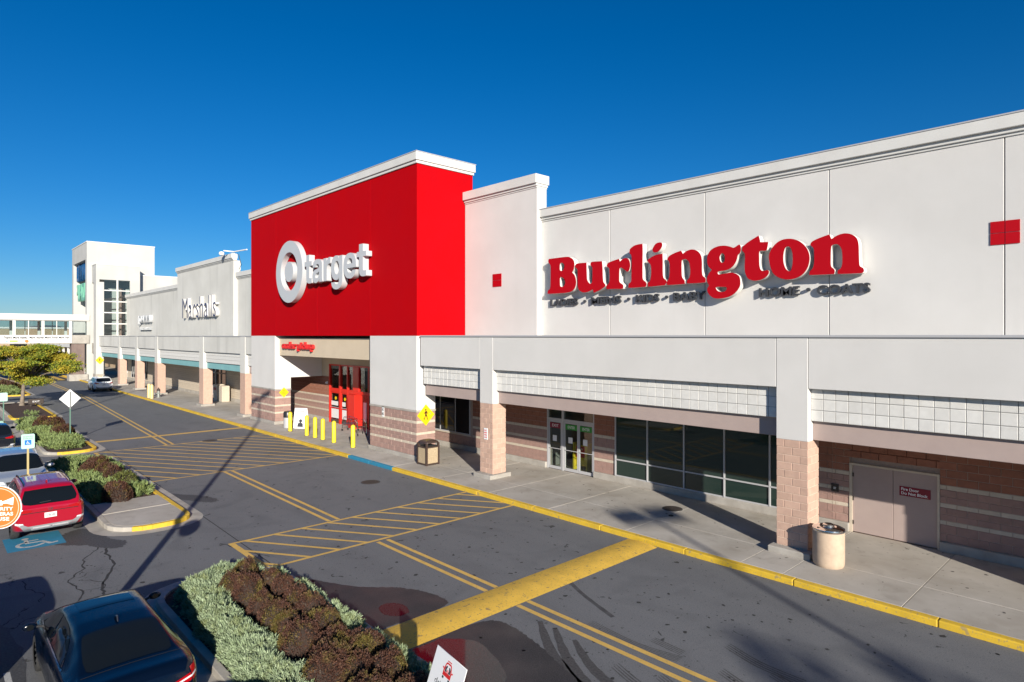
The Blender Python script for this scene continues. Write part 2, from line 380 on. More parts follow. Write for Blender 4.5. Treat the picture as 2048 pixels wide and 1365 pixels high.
def smooth_poly(pts, n=5):
    """closed Catmull-Rom through 2D points; points with a third value are corners"""
    k = len(pts); out = []
    for i in range(k):
        p1, p2 = pts[i], pts[(i+1) % k]
        p0 = p1 if len(p1) > 2 else pts[i-1]; p3 = p2 if len(p2) > 2 else pts[(i+2) % k]
        for j in range(n):
            t = j/n; q = []
            for a in (0, 1):
                q.append(0.5*(2*p1[a]+(p2[a]-p0[a])*t+(2*p0[a]-5*p1[a]+4*p2[a]-p3[a])*t*t+(3*p1[a]-p0[a]-3*p2[a]+p3[a])*t**3))
            out.append(tuple(q))
    return out
def extruded(splines, depth, name='shape'):
    """flat outlines (x, y) with holes -> solid, front face at z = +depth, back at 0"""
    cu = bpy.data.curves.new(name, 'CURVE'); cu.dimensions = '2D'; cu.fill_mode = 'BOTH'; cu.extrude = depth/2
    for s in splines:
        sp = cu.splines.new('POLY'); sp.points.add(len(s)-1)
        for i, p in enumerate(s): sp.points[i].co = (p[0], p[1], 0, 1)
        sp.use_cyclic_u = True
    return curve_to_mesh(cu, depth)
def curve_to_mesh(cu, depth):
    o = bpy.data.objects.new('tmp', cu); me = bpy.data.meshes.new_from_object(o)
    bpy.data.objects.remove(o); bpy.data.curves.remove(cu)
    me.transform(Matrix.Translation((0, 0, depth/2))); me.materials.clear(); return me
def text_curve(t, depth, bold=0.0, shear=0.0):
    cu = bpy.data.curves.new('t', 'FONT'); cu.body = t; cu.size = 1.0; cu.extrude = depth/2; cu.offset = bold; cu.resolution_u = 3
    cu.shear = shear
    return curve_to_mesh(cu, depth)
def bounds(me):
    n = len(me.vertices); a = np.zeros(n*3); me.vertices.foreach_get('co', a); a = a.reshape(-1, 3)
    return (a.min(0), a.max(0)) if n else (np.zeros(3), np.zeros(3))
def frame(origin, xdir, updir):
    """matrix whose local x runs along xdir, local y along updir, local z out of the face"""
    x = Vector(xdir).normalized(); y = Vector(updir).normalized(); z = x.cross(y)
    m = Matrix.Identity(4)
    for i in range(3): m[i][0], m[i][1], m[i][2], m[i][3] = x[i], y[i], z[i], origin[i]
    return m
def put_text(t, M, w, h, depth, m, parent, bold=0.0, each=False, name='lettering', base=0.0, shear=0.0, box=None):
    """text fitted into a w x h box whose lower left is the frame origin. h is the height of the ink"""
    full = text_curve(t, 0.1, bold, shear); lo, hi = bounds(full); sx = w/(hi[0]-lo[0]); sy = h/(hi[1]-lo[1])
    res = []
    off = Vector(parent.get('_o', (0, 0, 0))) if parent is not None else Vector()
    def place(me, dx):
        me.transform(Matrix.Translation((dx-lo[0], -lo[1], 0)))
        me.transform(Matrix.Diagonal((sx, sy, depth/0.1, 1))); me.transform(M); me.transform(Matrix.Translation(-off))
    if not each:
        place(full, 0); res.append(link(name, full, m, parent)); return res
    bpy.data.meshes.remove(full)
    for i, ch in enumerate(t):
        if ch == ' ': continue
        pre = text_curve(t[:i+1], 0.1, bold, shear); r_ = bounds(pre)[1][0]; bpy.data.meshes.remove(pre)
        me = text_curve(ch, 0.1, bold, shear); dx = r_-bounds(me)[1][0]
        place(me, dx); res.append(link('letter', me, m, parent))
    return res
def put_shape(polys, M, depth, m, parent, name='symbol', label=None):
    me = extruded(polys, depth); me.transform(M)
    if parent is not None: me.transform(Matrix.Translation(-Vector(parent.get('_o', (0, 0, 0)))))
    return link(name, me, m, parent, label=label)
def rect(x0, y0, x1, y1): return [(x0, y0), (x1, y0), (x1, y1), (x0, y1)]
def circ(cx, cy, r, n=20, ry=None): return [(cx+r*math.cos(2*math.pi*k/n), cy+(ry or r)*math.sin(2*math.pi*k/n)) for k in range(n)]
# ------------------------------------------------------------------ ground, road, pavement
KX0, KX1 = -125.0, 12.0
struct('ground', MB().quad((-3000, -3000, -0.03), (3000, -3000, -0.03), (3000, 3000, -0.03), (-3000, 3000, -0.03)),
       mat('grass_ground', (0.06, 0.075, 0.03), 0.95, (0.09, 0.085, 0.04), 0.05))
mb = MB(); mb.quad((-125, -70, 0), (60, -70, 0), (60, 16.2, 0), (-125, 16.2, 0)); mb.quad((-420, -70, 0), (-125, -70, 0), (-125, 60, 0), (-420, 60, 0))
road = struct('road', mb, 'asphalt'); 
# yellow kerb in separate lengths, the blue one near the entrance
mb = MB(); mb.box(KX0, KX1, 16.30, 26, -0.02, 0.135)
side = struct('sidewalk', mb, 'mortar')
def xs(a, b, step):
    n = max(1, round((b-a)/step)); return [a+(b-a)*i/n for i in range(n+1)]
joints = [-125, -121, -117, -113, -109, -105, -101, -97, -93.5, -90, -86.5, -83, -79.5, -76, -72.5, -69, -65.5, -62, -58.6, -55.2, -51.8, -48.4, -45, -41.8, -38.6, -35.4, -32.2,
          -29.0, -25.5, -22.0, -18.6, -15.4, -12.0, -8.15, -7.0, -4.28, -0.6, 3.2, 7, 11, 12]
for i in range(len(joints)-1):
    a, b = joints[i]+0.008, joints[i+1]-0.008
    if b-a < 0.3: continue
    deep = 21.4 if a > -30 or a < -47 else 22
    for y0, y1 in (((16.31, 18.0), (18.016, deep)) if a > -60 else ((16.31, deep),)):
        part('slab', MB().box(a, b, y0, y1, 0.0, 0.15+rnd.uniform(-.002, .002)), 'concrete', side, bevel=0.006)
kx = xs(-124, -29.5, 3.05)+[-27.4, -25.3]+xs(-25.3, 12, 3.05)[1:]
for i in range(len(kx)-1):
    a, b = kx[i]+0.006, kx[i+1]-0.006
    blue = -29.6 < a < -25.4
    part('kerb_stone', MB().box(a, b, 16.08+rnd.uniform(-.006, .006), 16.30, -0.02, 0.153+rnd.uniform(-.003, .003)), 'blue_kerb' if blue else 'yel_kerb',
         side, bevel=0.025, label='blue painted kerb stone' if blue else None, segs=2)

def strip(name, pts, m, z=0.004, parent=road):
    mb = MB(); mb.v = [(p[0], p[1], z) for p in pts]; mb.f = [tuple(range(len(pts)))]
    a = sum(pts[i][0]*pts[(i+1) % len(pts)][1]-pts[(i+1) % len(pts)][0]*pts[i][1] for i in range(len(pts)))
    if a < 0: mb.f = [tuple(range(len(pts)))[::-1]]
    return part(name, mb, m, parent)
def line(name, a, b, w_, m, z=0.004):
    d = Vector((b[0]-a[0], b[1]-a[1])).normalized(); n = Vector((-d.y, d.x))*w_/2
    return strip(name, [(a[0]-n.x, a[1]-n.y), (b[0]-n.x, b[1]-n.y), (b[0]+n.x, b[1]+n.y), (a[0]+n.x, a[1]+n.y)], m, z)
for dy in (-0.17, 0.17):
    line('lane_line', (12, 10.37+dy), (-10.62, 10.37+dy), 0.13, 'yel_line')
    line('lane_line', (-11.74, 10.37+dy), (-16.83, 10.37+dy), 0.13, 'yel_line')
    line('lane_line', (-19.86, 10.3+dy), (-30.42, 10.42+dy), 0.13, 'yel_line')
    line('lane_line', (-40.2, 10.5+dy), (-76, 12.15+dy*1.15), 0.13, 'yel_line')
    line('lane_line', (-76, 12.15+dy*1.15), (-108, 12.5+dy*1.15), 0.14, 'yel_line')
def crosswalk(x0, x1, y0, y1, s0, n, sp, w_, slope, wl_):
    line('crosswalk_edge', (x0, y0), (x0, y1), wl_, 'yel_line'); line('crosswalk_edge', (x1, y0), (x1, y1), wl_, 'yel_line')
    line('crosswalk_edge', (x0-wl_/2, y0-wl_*.75), (x1+wl_/2, y0-wl_*.75), wl_*1.5, 'yel_line')
    for k in range(n):
        a = s0+k*sp; xa, xb = x0+wl_/2+.002, x1-wl_/2-.002
        ya, yb = a, a+(x1-x0)*slope
        h = w_/2*math.hypot(1, slope)
        poly = [(xa, ya-h), (xb, yb-h), (xb, yb+h), (xa, ya+h)]
        # clip to the kerb side and the near edge
        def clip(P, f):
            o = []
            for i in range(len(P)):
                p, q = P[i], P[(i+1) % len(P)]; fp, fq = f(p), f(q)
                if fp >= 0: o.append(p)
                if fp*fq < 0:
                    t = fp/(fp-fq); o.append((p[0]+(q[0]-p[0])*t, p[1]+(q[1]-p[1])*t))
            return o
        poly = clip(poly, lambda p: p[1]-(y0+.002)); 
        if len(poly) > 2: poly = clip(poly, lambda p: y1-p[1])
        if len(poly) > 2: strip('crosswalk_stripe', poly, 'yel_line')
crosswalk(-19.75, -17.0, 6.95, 16.06, 5.45, 12, 0.92, 0.12, 0.62, 0.12)
crosswalk(-40.1, -30.5, 6.9, 16.06, 1.3, 16, 0.98, 0.13, 0.62, 0.12)
strip('stop_line', rect(-44.45, 7.45, -43.95, 16.05), 'yel_line', 0.005)
# far raised crossing by the entrance tower: dark strip with yellow blocks
strip('crossing_strip', rect(-123, 9, -107.5, 16.4), 'iron', 0.004)
for y in (13.3, 14.6, 15.9): strip('crossing_block', rect(-121, y-.35, -109, y+.35), 'yel_hump', 0.008)
# patches, seams and wet ground
line('road_seam', (-17.3, 7.06), (-41, 7.50), 0.035, 'rubber', 0.0025)
line('road_seam', (-43, 7.45), (-60, 7.3), 0.03, 'rubber', 0.0025)
def wob(pts, amp, seed, n=14):
    r = random.Random(seed); o = []
    for p in smooth_poly(pts, n): o.append((p[0]+r.uniform(-amp, amp), p[1]+r.uniform(-amp, amp)))
    return o
strip('wet_patch', wob([(-16.2, 7.05), (-15.3, 7.45), (-14.2, 8.0), (-13.4, 8.75), (-12.6, 9.1), (-11.78, 9.0), (-11.76, 7.3), (-11.76, 6.9), (-13.5, 6.96), (-15, 7.0)], .03, 1), 'wet', 0.003)
strip('wet_patch', wob([(-10.58, 6.95), (-10.58, 8.9), (-10.2, 9.35), (-9.4, 9.3), (-8.4, 9.05), (-7.2, 8.7), (-6.2, 8.9), (-4.5, 9.3), (-3, 8.5), (-3, 7.1), (-6, 6.9)], .03, 2), 'wet', 0.003)
strip('puddle', wob([(-12.75, 7.75), (-12.35, 7.65), (-12.05, 7.85), (-12.1, 8.15), (-12.5, 8.25), (-12.8, 8.05)], .012, 6), 'puddle', 0.0045)
strip('puddle', wob([(-10.56, 7.0, 1), (-10.56, 7.9, 1), (-10.0, 8.35), (-9.3, 8.25), (-8.6, 7.95), (-8.3, 7.5), (-8.6, 7.0, 1)], .015, 7), 'puddle', 0.0045)
strip('damp_patch', wob([(-28.6, 6.95), (-27.6, 7.35), (-26.6, 8.0), (-25.6, 8.35), (-25.2, 8.0), (-26.2, 7.4), (-27.2, 6.95)], .04, 3), 'damp', 0.003)
strip('damp_patch', wob([(-24.6, 3.9), (-22.9, 4.3), (-22.2, 4.6), (-21.7, 4.2), (-22.6, 3.6), (-23.4, 2.9), (-24.4, 3.3)], .05, 4), 'damp', 0.003)
strip('damp_patch', wob([(-13, 1.2), (-17.5, 1.3), (-18, -.4), (-15, -1), (-12.5, -.4)], .05, 5), 'damp', 0.003)
def tar(pts, w_, seed):
    r = random.Random(seed); P = []
    for a, b in zip(pts[:-1], pts[1:]):
        for k in range(6):
            t = k/6; P.append((a[0]+(b[0]-a[0])*t+r.uniform(-.05, .05), a[1]+(b[1]-a[1])*t+r.uniform(-.035, .035)))
    L1 = []; L2 = []
    for i in range(1, len(P)-1):
        d = Vector((P[i+1][0]-P[i-1][0], P[i+1][1]-P[i-1][1])).normalized(); k = w_*r.uniform(.5, 1.2)/2
        L1.append((P[i][0]-d.y*k, P[i][1]+d.x*k)); L2.append((P[i][0]+d.y*k, P[i][1]-d.x*k))
    mb = MB(); n = len(L1); mb.v = [(p[0], p[1], .0022) for p in L1+L2]; mb.f = [(i+1, i, n+i, n+i+1) for i in range(n-1)]
    part('tar_crack', mb, 'rubber', road)
tar([(-22.6, 4.2), (-21.4, 3.9), (-20.2, 3.9), (-18.6, 3.3), (-17.6, 3.2)], .07, 1); tar([(-22.4, 4.0), (-21.2, 3.3), (-20.4, 3.2), (-19.6, 2.7), (-18.6, 2.9), (-17.7, 2.6)], .045, 2)
tar([(-19.6, 2.9), (-19.0, 3.4), (-18.2, 3.3)], .03, 3); tar([(-20.6, 1.9), (-19.7, 1.9), (-19.0, 2.2), (-18.4, 1.9)], .03, 4)
tar([(-17.7, 7.3), (-18.9, 6.9), (-20.6, 6.5)], .04, 5); tar([(-17.2, 7.2), (-16.8, 7.0), (-16.5, 6.9)], .12, 6)
# curved scuff marks and tyre tracks on the near road
def tyre(pts, w_, seed, m='damp'):
    sp = []
    P = [pts[0]]+pts+[pts[-1]]
    for i in range(1, len(P)-2):
        for k in range(10):
            t = k/10; sp.append(tuple(0.5*(2*P[i][a]+(P[i+1][a]-P[i-1][a])*t+(2*P[i-1][a]-5*P[i][a]+4*P[i+1][a]-P[i+2][a])*t*t+(3*P[i][a]-P[i-1][a]-3*P[i+1][a]+P[i+2][a])*t**3) for a in (0, 1)))
    r = random.Random(seed); mb = MB(); n = len(sp)
    L1, L2 = [], []
    for i in range(n):
        a, b = sp[max(0, i-1)], sp[min(n-1, i+1)]; d = Vector((b[0]-a[0], b[1]-a[1])).normalized()
        k = w_/2*(0.35+0.65*math.sin(math.pi*min(1, (i+1)/n*1.5)*.66))*r.uniform(.85, 1.1)
        L1.append((sp[i][0]-d.y*k, sp[i][1]+d.x*k)); L2.append((sp[i][0]+d.y*k, sp[i][1]-d.x*k))
    mb.v = [(p[0], p[1], .0021) for p in L1+L2]; mb.f = [(i+1, i, n+i, n+i+1) for i in range(n-1)]
    part('tyre_mark', mb, m, road)
M_['scuff'] = mat('rubber_scuff', (0.042, 0.042, 0.045), 0.8, (0.072, 0.073, 0.076), 5, 0.3, 60)
tyre([(-10.6, 13.9), (-11.4, 13.4), (-11.3, 12.6), (-10.2, 11.9), (-8.6, 11.3)], .13, 1, 'scuff')
for dx, s in ((0, 2), (.45, 3)):
    tyre([(-9.7+dx, 10.0), (-8.6+dx, 9.2), (-7.6+dx, 8.75), (-6.5+dx, 8.6)], .24, s)
for k in range(5): tyre([(-8.9, 10.85-k*.055), (-7.6, 10.75-k*.055), (-6.6, 10.95-k*.06)], .028, 10+k)
for k in range(4): tyre([(-7.5, 11.2-k*.06), (-6.7, 11.15-k*.06)], .026, 20+k)
for k, (a, b_) in enumerate(((-7.4, 9.6), (-6.6, 9.9), (-5.9, 10.9), (-5.2, 11.5), (-6.3, 11.9), (-4.6, 10.3))):
    for j in range(4): tyre([(a, b_+.07*j), (a+.8, b_-.25+.07*j), (a+1.7, b_-.3+.075*j)], .035, 40+k*5+j)
tyre([(-8.6, 9.9), (-7.6, 9.3), (-6.4, 9.0), (-5.2, 9.2)], .22, 33)

def blots(name, n, x0, x1, y0, y1, z, m, parent, seed, smax):
    r = random.Random(seed); mb = MB(); cl = [(r.uniform(x0, x1), r.uniform(y0, y1)) for _ in range(n//7)]
    for k in range(n):
        c = r.choice(cl) if r.random() < .55 else None
        x, y = (c[0]+r.gauss(0, .35), c[1]+r.gauss(0, .35)) if c else (r.uniform(x0, x1), r.uniform(y0, y1))
        if not (x0 < x < x1 and y0 < y < y1): continue
        s = smax*r.random()**2.6+.012; st = r.uniform(.5, 1.0); a0 = r.uniform(0, 3)
        P = []
        for i in range(9):
            a = 2*math.pi*i/9; q = s*r.uniform(.6, 1.2); u, v = q*math.cos(a), q*st*math.sin(a)
            P.append((x+u*math.cos(a0)-v*math.sin(a0), y+u*math.sin(a0)+v*math.cos(a0), z))
        mb.poly3(P)
    part(name, mb, m, parent, kind='stuff')
blots('oil_spots', 460, -19.5, -1.5, 7.2, 16.0, .0030, 'rubber', road, 71, .065)
blots('oil_spots', 260, -45, -19.5, 7.6, 16.0, .0030, 'rubber', road, 72, .075)
blots('oil_spots', 60, -22, -17, 0.2, 6.5, .0030, 'rubber', road, 74, .06)
M_['gum'] = mat('dark_gum_spots', (0.10, 0.09, 0.08), .8)
blots('gum_spots', 260, -30, -1, 16.35, 21.2, .1555, 'gum', side, 73, .05)
# speed hump: low rounded ridge across the road
mb = MB(); n = 12
for k in range(n+1):
    t = k/n; x = -11.72+1.08*t; z = 0.050*math.sin(math.pi*t)
    for y in (7.0, 16.02): mb.v.append((x, y, z+0.003))
mb.f = [(2*k, 2*k+2, 2*k+3, 2*k+1) for k in range(n)]
mb.v += [(-11.72, 7.0, -.01), (-10.64, 7.0, -.01)]; mb.f.append(tuple([2*n+2]+[2*n+3]+[2*k for k in range(n, -1, -1)]))
hump = thing('speed_hump', 'long yellow painted speed hump across the road in front of the glass storefront', 'speed hump')
part('hump', mb, 'yel_hump', hump, smooth=True)

# blue parking symbol behind the red car
pad = thing('parking_symbol', 'blue painted square with white wheelchair symbol on the asphalt behind the red car', 'road marking', (-24.1, 2.5, 0))
part('blue_square', MB().quad((-25.0, 1.8, .004), (-23.35, 1.8, .004), (-23.35, 3.22, .004), (-25.0, 3.22, .004)), 'blue_pad', pad)
def wheelchair(u):      # outlines in a unit box, as seen upright
    arc = [(0.40+0.30*math.cos(a), 0.32+0.27*math.sin(a)) for a in [R(100+k*15) for k in range(17)]]
    arc2 = [(0.40+0.22*math.cos(a), 0.32+0.195*math.sin(a)) for a in [R(100+k*15) for k in range(17)]][::-1]
    return [[(x*u, y*u) for x, y in s] for s in (arc+arc2, [(0.30, .40), (.30, .76), (.38, .76), (.38, .66), (.58, .66), (.58, .60), (.38, .60), (.38, .48), (.66, .46), (.80, .16), (.92, .20), (.92, .12), (.74, .07), (.62, .38), (.38, .40)],
                                             circ(.34, .87, .075, 14))]
Mx = frame((-23.45, 1.98, .006), (0, 1, 0), (-1, 0, 0)); 
for s in wheelchair(1.25): put_shape([s], frame((-23.5, 1.9, .0062), (0, 1, 0), (-1, 0, 0)), 0.001, 'white_line', pad)
# ------------------------------------------------------------------ buildings
UNIT = {}
def unit_block(m, bev=0.012):
    """a shared brick of 1 x 1 x 1 scaled per copy: bevel is set for a 0.5 x 0.22 face"""
    if m in UNIT: return UNIT[m]
    mb = MB().box(0, 1, 0, 1, 0, 1); me = mb.mesh('brick'); me.materials.append(M_[m])
    bm = bmesh.new(); bm.from_mesh(me); fr = [f for f in bm.faces]
    bm.free(); UNIT[m] = me
    # chamfered front: inset the y=0 and x=1 faces a little
    b = MB(); e = 0.02; f = 0.045
    b.v = [(e,0,f),(1-e,0,f),(1-e,0,1-f),(e,0,1-f),(0,.12,0),(1,.12,0),(1,.12,1),(0,.12,1),(0,1,0),(1,1,0),(1,1,1),(0,1,1)]
    b.f = [(0,1,2,3),(4,5,1,0),(5,6,2,1),(6,7,3,2),(7,4,0,3),(5,4,8,9),(6,5,9,10),(7,6,10,11),(4,7,11,8)]
    me2 = b.mesh('brick'); me2.materials.append(M_[m]); UNIT[m] = me2
    return me2
def brick(parent, m, x0, x1, y, z0, z1, side=None, depth=0.09, name='brick'):
    """front face at y (facing -Y), or with side='x' front face at x=y value facing +X spanning x0..x1 along Y"""
    o = bpy.data.objects.new(name, unit_block(m)); C.objects.link(o); o.parent = parent
    off = Vector(parent.get('_o', (0, 0, 0)))
    jit = rnd.uniform(-.003, .003)
    if side is None:
        o.location = Vector((x0, y+jit, z0))-off; o.scale = (x1-x0, depth, z1-z0)
    else:
        o.rotation_euler = (0, 0, R(90)); o.location = Vector((y+jit, x0, z0))-off; o.scale = (x1-x0, depth, z1-z0)
    return o
J = 0.012
def course(parent, m, x0, x1, y, z0, z1, blk, shift, side=None, holes=(), sink=None):
    """one row of blocks between x0 and x1 leaving out the holes [(a, b, za, zb)]"""
    cuts = [(x0, x1)]
    for a, b, za, zb in holes:
        if z1 > za+.02 and z0 < zb-.02:
            nc = []
            for p, q in cuts:
                if b <= p or a >= q: nc.append((p, q)); continue
                if a > p: nc.append((p, a))
                if b < q: nc.append((b, q))
            cuts = nc
    for p, q in cuts:
        k = math.floor((p-shift)/blk)
        x = shift+k*blk
        while x < q-1e-6:
            a, b = max(x, p), min(x+blk, q); x += blk
            if b-a < 0.06: continue
            if sink is None or not sink(a): brick(parent, m, a+J/2, b-J/2, y, z0+J/2, z1-J/2, side)
            else: far_blocks.setdefault(m, MB()).box(a+J/2, b-J/2, y, y+.09, z0+J/2, z1-J/2)
far_blocks = {}
BANDS = ((0.91, 1.03), (1.40, 1.53), (1.92, 2.05))
def wall_courses(parent, x0, x1, y, top, holes=(), near=None, blk=0.5, side=None, z0=0.42, upper='block_red', lower='block_mauve'):
    rows = []
    def fill(a, b, n, m):
        for i in range(n): rows.append((a+(b-a)*i/n, a+(b-a)*(i+1)/n, m, blk))
    fill(z0, .91, 2, lower); rows.append((.91, 1.03, 'band', blk)); fill(1.03, 1.40, 2, lower); rows.append((1.40, 1.53, 'band', blk))
    fill(1.53, 1.92, 2, lower); rows.append((1.92, 2.05, 'band', blk))
    if top > 2.1: fill(2.05, top, max(1, round((top-2.05)/.215)), upper)
    for i, (a, b, m, bl) in enumerate(rows):
        course(parent, m, x0, x1, y, a, b, bl, (0.25 if i % 2 else 0.0), side, holes, near)

# ---------- clothing store wing (right)
B = thing('store_building', 'long white store wing at the right with block columns, dark windows and red lettering', 'building', (-13, 21.4, 0))
WY = 21.4
seams = [-25.85, -20.5, -16.5, -12.06, -7.66, -3.16, 1.3, 5.8, 12.0]
for i in range(1, len(seams)-1):
    part('wall_panel', MB().box(seams[i]+.012, seams[i+1]-.012, 21.3, 21.6, 6.3, 11.72), 'stucco', B, bevel=0.01)
part('wall_backing', MB().box(-20.5, 12, 21.36, 40, 6.1, 11.7), 'groove', B)
part('cornice', MB().box(-20.5, 12, 21.10, 21.7, 11.92, 12.27).box(-20.5, 12, 21.20, 21.65, 11.80, 11.92).box(-20.5, 12, 21.26, 21.62, 11.72, 11.80), 'trim', B, bevel=0.01)
part('cap_flashing', MB().box(-20.5, 12, 21.08, 21.75, 12.27, 12.31), 'alu', B)
part('wall_panel', MB().box(-25.84, -20.5, 20.95, 21.6, 6.3, 13.3), 'stucco', B, bevel=0.012, label='taller wall panel beside the red box')
part('cornice', MB().box(-25.84, -20.42, 20.78, 21.7, 13.5, 13.93).box(-25.84, -20.46, 20.87, 21.65, 13.38, 13.5).box(-25.84, -20.49, 20.92, 21.62, 13.3, 13.38), 'trim', B, bevel=0.01)
# small red four-part squares painted as tiles on the wall
for x0, z0, s, y in ((-3.47, 8.82, .65, 21.3), (-23.62, 8.80, .66, 20.95)):
    for i in (0, 1):
        for j in (0, 1):
            part('red_tile', MB().box(x0+i*s/2+.008, x0+(i+1)*s/2-.008, y-.025, y, z0+j*s/2+.008, z0+(j+1)*s/2-.008), 'letter_red', B)
# canopy fascia
FY = 18.0
cols = [(-21.15, -20.30), (-7.92, -7.03), (1.15, 2.75)]  # third column is out of view, widened so its shadow covers the right wall
part('canopy_roof', MB().box(-25.8, 12, 18.1, 21.3, 6.1, 6.30), 'groove', B)
part('soffit', MB().box(-25.8, 12, 18.42, 21.38, 3.62, 3.70), 'stucco', B)
part('fascia_backing', MB().box(-25.8, 12, 18.09, 18.24, 4.95, 6.1), 'groove', B)
part('coping', MB().box(-25.72, 12, 17.95, 18.3, 6.30, 6.37), 'alu', B, bevel=0.01)
prev = -25.72
for a, b in cols:
    for p, q in [(prev, a)]:
        step = [p, q] if q-p < 8 else [p, q]
        part('fascia_panel', MB().box(p+.012, q-.012, FY, 18.09, 4.87, 6.30), 'stucco', B, bevel=0.008)
    prev = b
part('fascia_panel', MB().box(prev+.012, 12, FY, 18.09, 4.87, 6.30), 'stucco', B)
def tiles(x0, x1, y, za, zb, rows, wdt):
    n = round((x1-x0)/wdt); w_ = (x1-x0)/n; h = (zb-za)/rows
    for i in range(n):
        for j in range(rows):
            brick(B, 'tile', x0+i*w_+.006, x0+(i+1)*w_-.006, y, za+j*h+.006, za+(j+1)*h-.006, depth=.07, name='tile')
    part('tile_backing', MB().box(x0, x1, y+.03, y+.2, za, zb+.1), 'groove', B)
tiles(-25.72, -21.15, 18.20, 3.95, 4.88, 3, 0.325); tiles(-20.30, -7.92, 18.20, 3.95, 4.88, 3, 0.325); tiles(-7.03, 1.15, 18.20, 3.95, 4.88, 3, 0.325)
part('beam', MB().box(-25.72, -21.15, 18.34, 18.66, 3.40, 4.0), 'mauve', B, bevel=0.01)
part('beam', MB().box(-20.30, -7.92, 18.34, 18.66, 3.40, 4.0), 'mauve', B, bevel=0.01)
part('beam', MB().box(-7.03, 1.15, 18.34, 18.66, 3.40, 4.0), 'mauve', B, bevel=0.01)
for a, b in cols:
    part('column_shaft', MB().box(a, b, FY-.005, 18.78, 3.38, 6.30), 'stucco', B, bevel=0.01)
    part('column_core', MB().box(a+.02, b-.012, FY+.012, 18.74, .15, 3.38), 'mortar_pale', B)
    part('column_base', MB().box(a-.14, b+.16, FY-.28, 18.95, .13, .33), 'plinth', B, bevel=0.03, segs=2)
    if a > 0: continue
    h = (3.38-.33)/14
    for i in range(14):
        z0 = .33+i*h
        m = 'block_tan'
        wds = ((0, .25, .75, 1.0) if i % 2 else (0, .5, 1.0)); W = b-a
        for p, q in zip(wds[:-1], wds[1:]): brick(B, m, a+p*W+J/2, a+q*W-J/2, FY, z0+J/2, z0+h-J/2)
        wds = ((0, .3, 1.0) if i % 2 else (0, .68, 1.0))
        for p, q in zip(wds[:-1], wds[1:]): brick(B, m, FY+.02+p*.76+J/2, FY+.02+q*.76-J/2, b, z0+J/2, z0+h-J/2, side='x')
        # left side
        part('brick', MB().box(a, a+.08, FY+.1, 18.76, z0+J/2, z0+h-J/2), m, B)
# back wall below the canopy
doorX = (-20.28, -17.45); winX = (-16.30, -8.95); fireX = (-7.08, -4.66); win2X = (-29.35, -25.95)
holes = [(doorX[0], doorX[1], 0, 3.6), (winX[0], winX[1], .42, 3.2), (fireX[0], fireX[1], 0, 2.33), (-29.35, -25.75, .98, 3.1)]
part('wall_core', MB().box(-30, doorX[0], WY+.012, WY+.3, .15, 3.7).box(doorX[1], fireX[0], WY+.012, WY+.3, .15, 3.7).box(fireX[0], fireX[1], WY+.09, WY+.3, .15, 3.7).box(fireX[1], 12, WY+.012, WY+.3, .15, 3.7), 'mortar', B)
wall_courses(B, -7.6, -2.3, WY, 3.62, holes)
far_blocks.clear()
wall_courses(B, -30.0, -7.6, WY, 3.62, holes, near=lambda a: True)
wall_courses(B, -2.3, 6.0, WY, 3.62, holes, near=lambda a: True)
for m, mb_ in far_blocks.items():
    part('brickwork', mb_, m, B, kind='stuff')
far_blocks.clear()
part('wall_base', MB().box(-30, doorX[0]-.02, WY-.10, WY+.1, .14, .42).box(doorX[1]+.02, fireX[0], WY-.10, WY+.1, .14, .42).box(fireX[1], 12, WY-.10, WY+.1, .14, .42), 'plinth', B, bevel=0.02)
# storefront window
wx = [-16.26, -14.66, -12.99, -11.32, -9.63, -8.95]; za, zm, zb = .44, 1.12, 3.3
for i in range(len(wx)-1):
    win = part('window', MB().box(wx[i]+.03, wx[i+1]-.03, WY-.01, WY+.01, za, zb), 'glass', B, label='tinted storefront window')
    part('frame', MB().box(wx[i]-.026, wx[i]+.026, WY-.06, WY+.07, za, zb), 'alu', win)
    part('transom_bar', MB().box(wx[i]+.035, wx[i+1]-.035, WY-.055, WY+.06, zm-.025, zm+.025), 'alu', win)
part('window_sill', MB().box(-16.3, -8.92, WY-.04, WY+.05, .42, .47), 'alu', B)
# smaller window left, behind the column
xs2 = [-29.31, -28.6, -27.23, -25.98]
for i in range(3):
    win = part('window', MB().box(xs2[i]+.03, xs2[i+1]-.03, WY-.01, WY+.01, 1.02, 3.1), 'glass_dk', B)
    part('frame', MB().box(xs2[i+1]-.035, xs2[i+1]+.035, WY-.03, WY+.07, 1.0, 3.1).box(xs2[i]+.03, xs2[i+1]-.035, WY-.03, WY+.06, 1.0, 1.06), 'alu', win)
part('window_sill', MB().box(-29.4, -25.9, WY-.06, WY+.02, .94, 1.0), 'band', B)
# entrance doors with transom, room behind
part('interior_wall', MB().box(-20.4, -17.3, 25.2, 25.3, .1, 3.6).box(-20.5, -20.4, WY+.1, 25.2, .1, 3.6).box(-17.35, -17.3, WY+.1, 25.2, .1, 3.6), 'inter', B)
part('interior_floor', MB().box(-20.4, -17.35, WY+.1, 25.2, .10, .155), 'concrete', B)
part('interior_ceiling', MB().box(-20.4, -17.35, WY+.1, 25.2, 3.45, 3.6), 'inter', B)
dx = [-20.25, -19.33, -18.38, -17.45]
names = (('EXIT', (0.22, 0.01, 0.03)), ('ENTER', (0.02, 0.24, 0.03)), ('ENTER', (0.02, 0.24, 0.03)))
DY = WY+.05
part('door_frame', MB().box(-20.29, -20.21, DY-.05, DY+.08, .15, 3.5).box(-17.50, -17.44, DY-.05, DY+.08, .15, 3.5).box(-19.36, -19.24, DY-.05, DY+.08, .15, 3.5)
     .box(-20.21, -19.36, DY-.045, DY+.07, 2.42, 2.52).box(-19.24, -17.50, DY-.045, DY+.07, 2.42, 2.52), 'alu', B)
